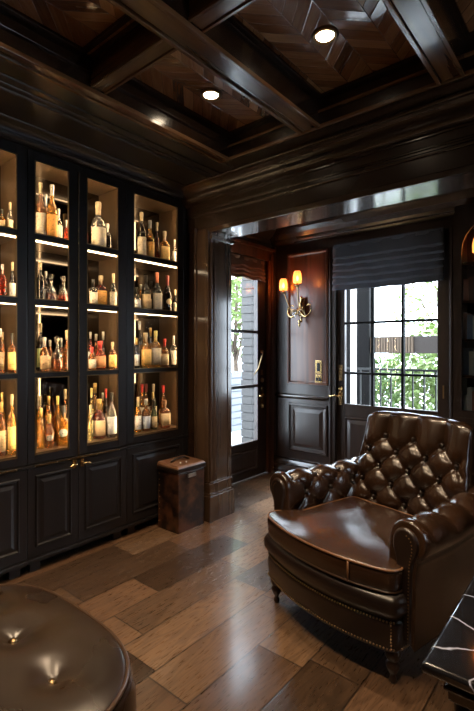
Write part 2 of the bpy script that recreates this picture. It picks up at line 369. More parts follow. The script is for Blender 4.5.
# perimeter beams and coffers
ZB, ZP = 2.85, 3.03
def coffer_beam_y(name, x0, x1, y0, y1, lab):
    w = MB().box(x0, x1, y0, y1, ZB, ZP, 1).box(x0 + .02, x1 - .02, y0, y1, ZB - .002, ZB + .01, 0)
    w.box(x0 - .004, x0 + .018, y0, y1, ZB - .014, ZB + .012, 0).box(x1 - .018, x1 + .004, y0, y1, ZB - .014, ZB + .012, 0)
    w.box(x0 - .014, x1 + .014, y0, y1, ZP - .035, ZP, 1)
    struct(name, w, ['beamwood', 'beamdark'], .003, lab)
YI = 2.475
w = MB().box(-2.22, -2.14, YF, YI, ZB, ZP, 1).box(-2.155, -2.125, YF, YI, ZP - .10, ZP - .085, 1).box(-2.222, -2.20, YF, YI, ZB - .014, ZB + .004).box(-2.16, -2.136, YF, YI, ZB - .014, ZB + .01).box(-2.2, -2.16, YF, YI, ZB - .004, ZB + .004)
struct('trim_5', w, ['beamwood', 'beamdark'], .003, 'walnut beam along the ceiling above the cabinets')
w = MB().box(-2.22, XR, YI, YB - .2, ZB, ZP).box(-2.14, XR, YI - .018, YI, ZP - .105, ZP - .09, 1).box(-2.2, XR, YI - .004, YI + .014, ZB - .012, ZB + .008, 1)
struct('trim_6', w, ['beamdark_x', 'beamwood_x'], .003, 'dark ceiling beam along the partition wall')
coffer_beam_y('trim_7', -1.53, -1.39, YF, YI, 'long walnut ceiling beam above the middle of the room')
coffer_beam_y('trim_8', -.69, -.56, YF, YI, 'long glossy ceiling beam near the right of the picture')
coffer_beam_y('trim_9', .15, .28, YF, YI, 'long ceiling beam beyond the right edge')
coffer_beam_y('trim_10', .98, 1.11, YF, YI, 'long ceiling beam near the right wall')
for i, (a, b, y) in enumerate(((-2.14, -1.53, 1.39), (-1.39, -.69, 1.39), (-.56, .15, 1.39), (.28, .98, 1.39), (-2.14, -1.53, .25), (-1.39, -.69, .25), (-.56, .15, .25), (.28, .98, .25))):
    w = MB().box(a, b, y - .045, y + .045, ZB + .02, ZP).box(a, b, y - .05, y - .034, ZB + .012, ZB + .03).box(a, b, y + .034, y + .05, ZB + .012, ZB + .03).box(a, b, y - .058, y + .058, ZP - .03, ZP, 1)
    struct('trim_%d' % (11 + i), w, ['beamwood_x', 'beamdark_x'], .003, 'short walnut cross beam between two long ceiling beams')
w = MB()
for a, b in ((-2.14, -1.53), (-1.39, -.69), (-.56, .15), (.28, .98)):
    for y0, y1 in ((1.435, YI), (.315, 1.305)):
        w.box(a, b, y0, y0 + .03, ZP - .02, ZP).box(a, b, y1 - .03, y1, ZP - .02, ZP).box(a, a + .03, y0, y1, ZP - .02, ZP).box(b - .03, b, y0, y1, ZP - .02, ZP)
struct('trim_19', w, 'beamdark', .004, 'thin moulding around each ceiling panel')
struct('ceiling', MB().box(-3.4, 2.15, -1.75, YC, ZP, ZP + .1), 'herring', label='glossy brown coffered ceiling with herringbone veneer')
struct('ceiling_entry', MB().box(-3.4, 2.15, YC, YE + .15, 2.93, 3.13), 'panelwood_x', label='dark ceiling of the entry beyond the opening')
# cornice over the cabinets (towards +X)
CX = -2.87
pr = [(0, 2.755), (.018, 2.757), (.018, 2.764)] + arc(.020, 2.786, .022, -90, 0, 5) + arc(.090, 2.786, .045, 180, 100, 6) + [(.10, 2.836)] + arc(.125, 2.838, .012, -180, 0, 5) + [(.30, 2.838)]
pr += arc(.40, 2.838, .012, -180, 0, 5) + arc(.455, 2.838, .008, -180, 0, 4) + [(.50, 2.838), (.502, 2.829), (.53, 2.829), (.532, 2.838), (.66, 2.838), (.66, 3.03), (-.38, 3.03), (-.38, 2.755)]
struct('trim_20', MB().sweepY([(CX + d, z) for d, z in pr], YF, YB), 'cornice', 0, 'dark stepped cornice above the glass cabinets')

# entry: left wall with glazed door, back wall with garden door
XE = -3.10
dy0, dy1, dzt = 3.36, 4.27, 2.50
w = MB().box(XE - .15, XE, YC, dy0, 0, 2.93).box(XE - .15, XE, dy1, YE, 0, 2.93).box(XE - .15, XE, dy0, dy1, dzt, 2.93)
struct('wall_left_entry', w, 'panelwood', label='dark wood wall around the side entry door')
bx0, bx1, bzt = -2.265, -1.12, 2.56
w = MB().box(XE - .15, bx0, YE, YE + .15, 0, 2.93).box(bx1, XR + .12, YE, YE + .15, 0, 2.93).box(bx0, bx1, YE, YE + .15, bzt, 2.93)
struct('wall_back', w, 'panelwood', label='dark panelled back wall of the entry')
# casings
w = MB()
w.box(XE, XE + .03, dy1 - .005, dy1 + .085, 0, dzt + .08).box(XE + .03, XE + .042, dy1 + .05, dy1 + .085, 0, dzt + .08).box(XE, XE + .03, dy0 - .085, dy0 + .005, 0, dzt + .08)
w.box(XE, XE + .03, dy0 - .085, dy1 + .085, dzt - .005, dzt + .11).box(XE, XE + .06, dy0 - .1, dy1 + .1, dzt + .11, dzt + .14)
struct('trim_21', w, 'burl', .004, 'reddish wood casing around the side entry door')
w = MB()
for a, b in ((bx0 - .075, bx0), (bx1, bx1 + .085)): w.box(a, b, YE - .03, YE, 0, bzt + .02).box(a + .01, a + .03, YE - .042, YE - .028, 0, bzt)
w.box(bx0 - .075, bx1 + .085, YE - .03, YE, bzt, bzt + .09)
struct('trim_22', w, 'panelwood', .004, 'dark casing around the garden door')
# entry crown
pr = [(0, 2.68), (.015, 2.68), (.02, 2.70), (.04, 2.715), (.05, 2.74), (.10, 2.78), (.13, 2.82), (.14, 2.84), (.14, 2.93), (0, 2.93)]
struct('trim_23', MB().sweepX([(YE - d, z) for d, z in pr], XE, XR), 'crown', .002, 'dark crown moulding along the entry back wall')
struct('trim_24', MB().sweepY([(XE + d, z) for d, z in pr], YC, YE - .14), 'panelwood', .002, 'dark crown moulding above the side entry door')
# back wall panelling left of garden door
ST = [(0, 0), (.006, .016), (.022, .02), (.03, .006), (.06, .002), (.10, .018)]
w = MB(); w.raised('y', YE, -2.875, -2.365, 1.07, 2.555, [(-.012, 0), (-.008, .022), (.012, .024), (.022, .008), (.03, .004)])
struct('trim_25', w, 'burl', 0, 'tall burl wood wall panel behind the sconce')
w = MB(); w.raised('y', YE, -2.875, -2.365, .28, .84, ST)
struct('trim_26', w, 'panelwood', 0, 'raised lower wall panel beside the garden door')
pr = [(0, .885), (.012, .89), (.02, .905), (.035, .915), (.035, .93), (.012, .94), (0, .945)]
struct('trim_27', MB().sweepX([(YE - d, z) for d, z in pr], XE, bx0 - .075), 'panelwood_x', 0, 'chair rail along the entry back wall')
pr = [(0, 0), (.03, 0), (.03, .13), (.022, .15), (.012, .17), (.012, .19), (0, .195)]
struct('baseboard_back', MB().sweepX([(YE - d, z) for d, z in pr], XE, bx0 - .075), 'panelwood_x', 0, 'dark moulded baseboard of the entry')
struct('trim_28', MB().box(XE, XE + .05, YE - .05, YE, .2, 2.68), 'panelwood', .012, 'corner post of the entry')

# ---- doors (structure with parts)
def dstruct(name, lab, mb, mats, bevel=.003):
    o = struct(name, mb, mats, bevel, lab); return o
# side entry door: plane X
gx0, gx1 = 3.50, 4.105; gz0, gz1 = .415, 2.36
xd0, xd1 = XE - .06, XE - .015
w = MB().box(xd0, xd1, dy0, gx0, .01, dzt).box(xd0, xd1, gx1, dy1, .01, dzt).box(xd0, xd1, gx0, gx1, .01, gz0).box(xd0, xd1, gx0, gx1, gz1, dzt)
w.box(xd1 - .002, xd1 + .012, gx0 - .02, gx0 + .004, gz0 - .02, gz1 + .02).box(xd1 - .002, xd1 + .012, gx1 - .004, gx1 + .02, gz0 - .02, gz1 + .02).box(xd1 - .002, xd1 + .012, gx0, gx1, gz0 - .02, gz0 + .004)
w.raised('x', xd1, gx0, gx1, .09, .33, [(0, 0), (.01, .012), (.03, .004), (.06, .012)])
d1 = dstruct('door_1', 'dark side entry door with a tall three-light glass panel', w, 'panelwood')
w = MB()
for z in (1.04, 1.655): w.box(xd0, xd1 + .004, gx0, gx1, z - .016, z + .016)
build('glazing_bar', w, 'panelwood', d1)
build('door_pane', MB().box(xd0 + .02, xd0 + .026, gx0, gx1, gz0, gz1), 'glass', d1)
w = MB(); hy = 4.19
w.box(xd1, xd1 + .008, hy - .022, hy + .022, .80, 1.12).lathe([(.0, 0), (.02, 0), (.02, .02), (0, .02)], (0, 0, 0), 4)
w = MB(); w.box(xd1, xd1 + .008, hy - .022, hy + .022, .83, 1.02)
w.tube([(xd1, hy, .93), (xd1 + .05, hy, .93)], .011); w.tube([(xd1 + .05, hy + .01, .93), (xd1 + .055, hy - .05, .935), (xd1 + .05, hy - .10, .925)], [.011, .010, .008])
h = build('door_handle', w, 'brass', d1, bevel=.002); h['label'] = 'brass lever handle'
w = MB(); w.ball((xd1 + .012, hy, 1.10), .022, sz=1.3).ball((xd1 + .012, hy, .80), .020, sz=1.3); w.box(xd1, xd1 + .008, hy - .014, hy + .014, 1.16, 1.22)
build('door_lock', w, 'brassdark', d1)
w = MB(); w.tube([(xd1, hy - .01, 1.43), (xd1 + .03, hy - .01, 1.44), (xd1 + .055, hy - .05, 1.40), (xd1 + .06, hy - .10, 1.32), (xd1 + .055, hy - .13, 1.24), (xd1, hy - .135, 1.17)], .008)
w.ball((xd1 + .01, hy - .01, 1.43), .02)
build('pull_handle', w, 'brassdark', d1)
# garden door: plane Y
yd0, yd1 = YE + .015, YE + .06
gx = (-2.175, -1.868, -1.558, -1.235); gzb, gzt = .875, 2.40
w = MB().box(bx0, gx[0], yd0, yd1, .01, bzt).box(gx[3], bx1, yd0, yd1, .01, bzt).box(gx[0], gx[3], yd0, yd1, .01, gzb).box(gx[0], gx[3], yd0, yd1, gzt, bzt)
w.raised('y', yd0, gx[0] + .0, gx[3], .20, .74, [(0, 0), (.012, .014), (.03, .004), (.07, .016)])
d2 = dstruct('door_2', 'dark garden door with a nine-light glass panel', w, 'panelwood')
w = MB()
for x in gx[1:3]: w.box(x - .012, x + .012, yd0 - .008, yd1, gzb, gzt)
for z in (1.205, 1.735, 2.27): w.box(gx[0], gx[3], yd0 - .006, yd1, z - .012, z + .012)
build('glazing_bar', w, 'outdark', d2, bevel=.003)
build('door_pane', MB().box(gx[0], gx[3], yd0 + .02, yd0 + .026, gzb, gzt), 'glass', d2)
hx = -2.222; w = MB()
w.box(hx - .022, hx + .022, yd0 - .008, yd0, .86, 1.06).tube([(hx, yd0, .955), (hx, yd0 - .055, .955)], .011)
w.tube([(hx + .012, yd0 - .055, .955), (hx - .04, yd0 - .06, .965), (hx - .075, yd0 - .058, .952), (hx - .105, yd0 - .055, .955)], [.013, .010, .009, .012]); w.ball((hx, yd0 - .012, 1.03), .018)
h = build('door_handle', w, 'brass', d2, bevel=.002); h['label'] = 'brass lever handle'
w = MB().box(hx - .022, hx + .022, yd0 - .008, yd0, 1.12, 1.29); w.lathe([(.0, 0), (.019, 0)], (0, 0, 0), 4) if 0 else None
w.ball((hx, yd0 - .008, 1.24), .018).ball((hx, yd0 - .008, 1.165), .014)
build('door_lock', w, 'brassdark', d2, bevel=.002)
w = MB().box(gx[3] + .05, gx[3] + .06, yd0 - .014, yd0, 1.0, 1.12)
build('door_bolt', w, 'brassdark', d2)

# ---- roman shades
def folds(n, z0, z1, d0, amp, y):
    pts = []; K = n * 8
    for i in range(K + 1):
        f = i / K; z = z0 + (z1 - z0) * f; ph = (f * n) % 1
        pts.append((y - d0 - amp * (1 - ph) ** .7 * (1 - .35 * f), z))
    return pts
fp = folds(5, 2.085, 2.43, .03, .055, YE)
fp += [(YE - .055, 2.44), (YE - .055, 2.555), (YE - .042, 2.56), (YE - .042, 2.09)]
w = MB(); rows = []
for i in range(25):
    x = -2.275 + (1.115) * i / 24
    rows.append([(x, y + .004 * math.sin(i * 1.3 + z * 20), z - .010 * math.sin(PI * i / 24) * (2.56 - z) / .47 + .003 * math.sin(i * 1.1)) for y, z in fp])
w.grid(rows, True, True, True, True)
sh = thing('roman_shade', 'dark slate fabric roman shade folded up over the garden door window', 'window shade', (-1.72, YE - .05, 2.09))
build('shade_fabric', w, 'navy', sh, world=True)
build('headrail', MB().box(-2.27, -1.165, YE - .055, YE - .031, 2.535, 2.575), 'navy', sh, world=True, bevel=.004)
sh2 = thing('roman_shade', 'russet woven roman shade bunched at the top of the side entry door', 'window shade', (XE + .03, 3.8, 2.25))
fp = folds(3, 2.235, 2.37, .02, .05, 0); fp += [(-.03, 2.38), (-.03, 2.47), (-.018, 2.47), (-.018, 2.24)]
w = MB(); rows = []
for i in range(19):
    y = 3.42 + .76 * i / 18
    rows.append([(XE - a + .005 * math.sin(i * 1.7), y, z + .01 * math.sin(i * .9)) for a, z in fp])
w.grid(rows, True, True, True, True)
build('shade_fabric', w, 'tanshade', sh2, world=True)
build('headrail', MB().box(XE + .001, XE + .03, 3.42, 4.18, 2.44, 2.475), 'tanshade', sh2, world=True)

# ---- switch plates
for z0, z1, lab, n in ((1.185, 1.335, 'upper brass switch plate with a tall rocker, beside the garden door', 1), (1.075, 1.175, 'lower square brass plate under the switch beside the garden door', 2)):
    X0, X1 = -2.52, -2.435
    s_ = thing('switch_plate', lab, 'light switch', ((X0 + X1) / 2, YE - .004, z0))
    y = YE - .004
    build('plate', MB().box(X0, X1, y - .008, y, z0, z1), 'brass', s_, world=True, bevel=.003)
    w = MB()
    if n == 1: w.box(X0 + .026, X1 - .026, y - .014, y - .007, z0 + .03, z1 - .03)
    else: w.box(X0 + .012, X0 + .036, y - .014, y - .007, z0 + .03, z1 - .03).box(X1 - .036, X1 - .012, y - .014, y - .007, z0 + .03, z1 - .03)
    build('rocker', w, 'iron', s_, world=True, bevel=.002)

# ---- wall sconce
def sconce(cx, y, z, lab, arms=((-.215, .03), (0.06, .17)), zs=(0.06, .10)):
    r = thing('wall_sconce', lab, 'wall light', (cx, y, z))
    w = MB()
    w.lathe([(0, -.19), (.010, -.18), (.014, -.16), (.008, -.14), (.022, -.12), (.028, -.10), (.016, -.07), (.030, -.04), (.034, 0), (.022, .04), (.012, .08), (.018, .10), (0, .12)], (cx, y - .05, z), 12)
    w.box(cx - .03, cx + .03, y - .035, y - .004, z - .10, z + .10)
    build('backplate', w, 'brass', r, world=True, bevel=.008)
    for sgn in (-1, 1):        # scrolls
        pts = []
        for k in range(26):
            a = k / 25 * 1.7 * PI; rr = .085 * (1 - k / 25 * .72)
            pts.append((cx + sgn * (.10 - rr * math.cos(a) * 1.0 + .0), y - .09 - .02 * math.sin(a), z - .03 - rr * math.sin(a) * 1.35))
        s_ = build('scroll', MB().tube(pts, [.011 - .006 * k / 25 for k in range(26)], 7), 'brass', r, world=True)
    for sgn in (-1, 1):
        pts = []
        for k in range(22):
            a = k / 21 * 1.6 * PI; rr = .055 * (1 - k / 21 * .7)
            pts.append((cx + sgn * (.055 - rr * math.cos(a)), y - .12 - .02 * math.sin(a), z - .10 + rr * math.sin(a) * 1.3))
        build('scroll', MB().tube(pts, [.010 - .006 * k / 21 for k in range(22)], 7), 'brassdark', r, world=True)
    build('finial', MB().lathe([(0, -.075), (.006, -.065), (.014, -.045), (.008, -.028), (.020, -.01), (.012, .01), (0, .02)], (cx, y - .09, z - .17), 12), 'brass', r, world=True)
    w = MB(); random.seed(int(cx * 100))
    for k in range(9):
        a = k * .7; w.lathe([(0, -.028), (.011, -.008), (.006, .012), (0, .02)], (cx + .075 * math.cos(a) * (.4 + .09 * k), y - .10 - .03 * math.sin(a * 2), z - .08 + .035 * math.sin(a)), 6, smooth=False)
    build('crystal_drops', w, 'clearglass', r, world=True)
    for (dx, dy), dz in zip(arms, zs):
        X, Y = cx + dx, y - .06 - dy
        pts = []
        for k in range(15):
            f = k / 14; pts.append((cx + (X - cx) * f, y - .05 + (Y - y + .05) * f, z + .02 - .09 * math.sin(PI * min(1, f * 1.1)) + (.10 + dz) * f ** 3))
        a_ = build('arm', MB().tube(pts, .008, 7), 'brassdark', r, world=True)
        zc = z + .10 + dz
        w = MB().lathe([(0, 0), (.016, .0), (.030, .012), (.032, .02), (.012, .024), (.012, .06), (.009, .06), (0, .06)], (X, Y, zc - .005), 12)
        build('candle_cup', w, 'brassdark', r, world=True)
        build('bulb', MB().lathe([(0, 0), (.008, .003), (.015, .022), (.012, .045), (.004, .066), (0, .070)], (X, Y, zc + .055), 10), 'bulb', r, world=True)
        w = MB(); w.lathe([(.046, .035), (.048, .06), (.047, .11), (.040, .145), (.032, .165), (.029, .165), (.037, .143), (.044, .108), (.045, .06), (.043, .035), (.046, .035)], (X, Y, zc), 20)
        build('lamp_shade', w, 'shadeglass', r, world=True)
sconce(-2.67, YE - .006, 1.945, 'ornate brass wall sconce with two amber glass shades on the burl panel')

# ---- bookcase right of the garden door
bc = thing('bookcase', 'tall dark built-in bookcase with a glazed arched front right of the garden door', 'bookcase', (-.62, YE, 0))
x0, x1, yf = -1.0, -.24, YE - .34
w = MB().box(x0, x0 + .03, yf, YE - .005, 0, 2.66).box(x1 - .03, x1, yf, YE - .005, 0, 2.66).box(x0, x1, YE - .03, YE - .005, 0, 2.66).box(x0, x1, yf, YE - .005, 2.6, 2.66).box(x0, x1, yf, YE - .005, .06, .85).box(x0, x1, yf - .02, YE - .005, .85, .89)
build('carcass', w, 'panelwood', bc, world=True, bevel=.003)
w = MB(); arch = []
xa, xb, za, zb_ = x0 + .06, x1 - .06, 2.28, .95
n_ = 14
for k in range(n_ + 1):
    a = PI * k / n_; arch.append(((xa + xb) / 2 - (xb - xa) / 2 * math.cos(a), za + (xb - xa) / 2 * .85 * math.sin(a)))
inner = [(xa, zb_)] + arch + [(xb, zb_)]
outer = [(x0, .89)] + [(x0 + (x1 - x0) * k / n_, 2.6) if 0 < k < n_ else ((x0 if k == 0 else x1), 2.6) for k in range(n_ + 1)] + [(x1, .89)]
for yy, off in ((yf - .02, 0),):
    w.grid([[(x, yf - .02, z) for x, z in outer], [(x, yf - .02, z) for x, z in inner], [(x, yf, z) for x, z in inner], [(x, yf, z) for x, z in outer]], True, False)
w.v += []; 
build('door_frame', w, 'panelwood', bc, world=True)
build('door_pane', MB().sweepY(inner, yf - .012, yf - .008), 'glass', bc, world=True)
for z in (1.22, 1.52, 1.84, 2.16):
    build('shelf', MB().box(x0 + .03, x1 - .03, yf + .01, YE - .03, z, z + .02), 'panelwood_x', bc, world=True, bevel=.002)
w = MB().raised('y', yf, x0 + .06, x1 - .06, .14, .78, ST); build('lower_panel', w, 'panelwood', bc, world=True)
bookcols = [(.35, .30, .22), (.12, .05, .03), (.42, .38, .33), (.07, .08, .10), (.25, .10, .05)]
bn = ['cream', 'dark brown', 'pale grey', 'slate', 'russet']
for i, c in enumerate(bookcols): M['book%d' % i] = plain('book_cloth_%d' % i, c, .7)
M['paper'] = plain('page_paper', (.6, .55, .45), .9)
sn = ['bottom', 'second', 'third', 'top']
for si, z in enumerate((.89, 1.24, 1.54, 1.86)):
    xx = x0 + .04; k = 0
    while xx < x1 - .10 and k < 7:
        th = random.choice((.028, .035, .042)); hh = random.uniform(.17, .24); ci = (k * 2 + si * 3) % 5
        b_ = thing('book', '', 'book', (xx + th / 2, YE - .14, z), 0, 'books behind the arched glass of the bookcase')
        b_['label'] = '%s upright book, %s shelf of the arched bookcase, %s from its left end' % (bn[ci], sn[si], ['first', 'second', 'third', 'fourth', 'fifth', 'sixth', 'seventh'][k])
        build('cover', MB().box(xx, xx + .003, YE - .21, YE - .07, z, z + hh).box(xx + th - .003, xx + th, YE - .21, YE - .07, z, z + hh).box(xx, xx + th, YE - .213, YE - .209, z, z + hh), 'book%d' % ci, b_, world=True)
        build('pages', MB().box(xx + .003, xx + th - .003, YE - .209, YE - .075, z + .004, z + hh - .005), 'paper', b_, world=True)
        xx += th + .002; k += 1
cl = thing('shelf_lamp', 'small amber glass lamp glowing high behind the bookcase arch', 'lamp', (-.845, YE - .19, 2.18))
X, Y, zc = -.845, YE - .19, 2.18
build('base', MB().lathe([(0, 0), (.035, 0), (.035, .01), (.012, .02), (.008, .10), (0, .10)], (X, Y, zc), 12), 'brass', cl, world=True)
build('lamp_shade', MB().lathe([(.030, .09), (.05, .10), (.052, .16), (.042, .21), (.03, .23), (.028, .23), (.04, .208), (.049, .16), (.047, .10)], (X, Y, zc), 16), 'shadeglass', cl, world=True)
build('bulb', MB().ball((X, Y, zc + .14), .018), 'lampbulb', cl, world=True)

# ---- recessed downlights
cans = [(-1.89, 2.02), (-1.095, 2.006), (-1.86, .8), (-1.05, .8), (-.2, .8)]
for i, (x, y) in enumerate(cans):
    c = thing('recessed_downlight', ['round recessed ceiling light in the coffer nearest the cabinets', 'round recessed ceiling light in the middle coffer, larger in view'][i] if i < 2 else ['round recessed ceiling light above the ottoman', 'round recessed ceiling light in the coffer right of the ottoman', 'round recessed ceiling light right above the camera side of the room'][i - 2], 'ceiling light', (x, y, ZP), 0, 'recessed ceiling downlights')
    build('trim_ring', MB().lathe([(.046, -.001), (.050, -.012), (.062, -.014), (.068, -.006), (.068, .0), (.046, 0)], (x, y, ZP), 28), 'brassdark', c, world=True)
    build('lens', MB().lathe([(0, -.0045), (.045, -.0045), (.045, -.001), (0, -.001)], (x, y, ZP), 24), 'can', c, world=True)

# ------------------------------------------------------------------ glass-fronted cabinets
SHZ = {1: 2.195, 2: 1.77, 3: 1.30, 4: .775}
ROWS = ((.765, 1.27), (1.30, 1.746), (1.783, 2.175), (2.21, 2.685))
XBK = -3.225
def cabinet(lab, y0, y1, doors, brassbar=None, inner_y1=None):
    r = thing('display_cabinet', lab, 'cabinet', (CX - .15, (y0 + y1) / 2, 0), 0, 'glass-fronted cabinets along the wall')
    f = CX - .024; iy0 = y0 + .022; iy1 = inner_y1 or y1 - .022
    w = MB()
    for z0, z1 in ((.09, .72), (.72, 2.755)):
        mi = 0 if z0 < .5 else 1
        w.box(XBK, f, y0 + .001, iy0, z0, z1, mi).box(XBK, f, iy1, y1 - .001, z0, z1, mi)
    w.box(XBK, f, iy0, iy1, 2.715, 2.755, 1).box(XBK, f, iy0, iy1, .735, .775, 1).box(XBK, f, iy0, iy1, .09, .12, 0)
    w.box(XBK, XBK + .015, iy0, iy1, .12, .735, 0)
    build('carcass', w, ['ebony', 'inner'], r, world=True, bevel=.0015)
    build('mirror_back', MB().box(XBK, XBK + .008, iy0, iy1, .775, 2.715), 'mirror', r, world=True)
    for z in (SHZ[3], SHZ[2], SHZ[1]):
        build('shelf', MB().box(XBK + .009, f - .012, iy0, iy1, z - .02, z), 'shelfwood', r, world=True, bevel=.001)
    for z, zt_ in ((1.270, 1.279), (1.738, 1.749), (2.164, 2.174), (2.700, 2.708)):
        build('light_strip', MB().box(-2.908, -2.899, iy0 + .002, iy1 - .002, z, zt_), 'strip', r, world=True)
    for a, b, ga, gb in doors:
        for yy in (ga - .022, min(gb + .044, iy1 - .007)):
            build('hidden_fill_strip', MB().box(-2.907, -2.899, yy, yy + .006, .79, 2.69), 'fillstrip', r, world=True)  # added glowing strips, hidden behind the stiles to brighten the bottles
        d0, d1 = f + .003, CX
        w = MB().box(d0, d1, a + .002, ga, .712, 2.75).box(d0, d1, gb, b - .002, .712, 2.75)
        zz = [.712] + [z for q in ROWS for z in q] + [2.75]
        for k in range(0, 10, 2): w.box(d0, d1 - (0 if k in (0, 8) else .004), ga, gb, zz[k], zz[k + 1])
        dd = build('glass_door', w, 'ebony', r, world=True, bevel=.002)
        w = MB()
        for z0, z1 in ROWS:
            w.box(d1 - .006, d1 + .002, ga - .001, ga + .005, z0, z1).box(d1 - .006, d1 + .002, gb - .005, gb + .001, z0, z1).box(d1 - .006, d1 + .002, ga, gb, z0 - .001, z0 + .005).box(d1 - .006, d1 + .002, ga, gb, z1 - .005, z1 + .001)
        build('glazing_bead', w, 'brassdark', dd, world=True)
        build('door_pane', MB().box(d0 + .006, d0 + .009, ga - .005, gb + .005, .76, 2.69), 'glass', dd, world=True)
        w = MB().box(d0, d1, a + .002, b - .002, .104, .684)
        w.raised('x', d1 - .0005, a + .05, b - .05, .165, .635, [(0, 0), (.004, .010), (.012, .012), (.020, -.002), (.028, -.002), (.055, .010)])
        build('lower_door', w, 'ebony', r, world=True, bevel=.0015)
    build('middle_rail', MB().box(XBK, CX + .006, y0, y1, .688, .706), 'ebony', r, world=True, bevel=.003)
    w = MB().box(XBK, CX + .016, y0, y1, .075, .10)
    build('base_rail', w, 'ebony', r, world=True, bevel=.004)
    for yy in (y0 + .03, y1 - .10):
        build('foot', MB().box(CX - .09, CX - .03, yy, yy + .07, 0, .075), 'ebony', r, world=True, bevel=.004)
    build('plinth_board', MB().box(XBK, CX - .12, y0, y1, 0, .075), 'ebony', r, world=True)
    if brassbar:
        ym, ya, yb = brassbar
        build('brass_bead', MB().box(CX, CX + .009, ym - .005, ym + .005, .70, 2.70), 'brass', r, world=True)
        build('brass_bead', MB().box(CX + .004, CX + .012, ya, yb, .692, .702), 'brass', r, world=True)
        for s_ in (-1, 1):
            w = MB().box(CX, CX + .006, ym + s_ * .030 - .014, ym + s_ * .030 + .014, .625, .685)
            w.tube([(CX, ym + s_ * .03, .655), (CX + .035, ym + s_ * .03, .655)], .007)
            w.tube([(CX + .035, ym + s_ * .025, .655), (CX + .038, ym + s_ * .055, .658), (CX + .034, ym + s_ * .078, .648)], [.008, .006, .007])
            build('latch_handle', w, 'brass', r, world=True, bevel=.002)
    return r
cabinet('black display cabinet cut by the left edge, one lit glass door in view', .56, 1.345, ((.56, .952, .63, .88), (.952, 1.345, 1.02, 1.28)), (.952, .62, 1.28))
cabinet('black display cabinet with paired glass doors and brass latch handles', 1.345, 2.115, ((1.345, 1.702, 1.394, 1.633), (1.702, 2.115, 1.772, 2.036)), (1.702, 1.39, 2.04))
cabinet('black display cabinet with one wide glass door, next to the column', 2.115, 2.772, ((2.115, 2.715, 2.182, 2.648),), None, 2.735)
w = MB().box(CX - .02, CX - .002, 2.717, 2.772, .1, 2.755)
struct('trim_29', w, 'ebony', .002, 'narrow black filler strip between cabinet and column')

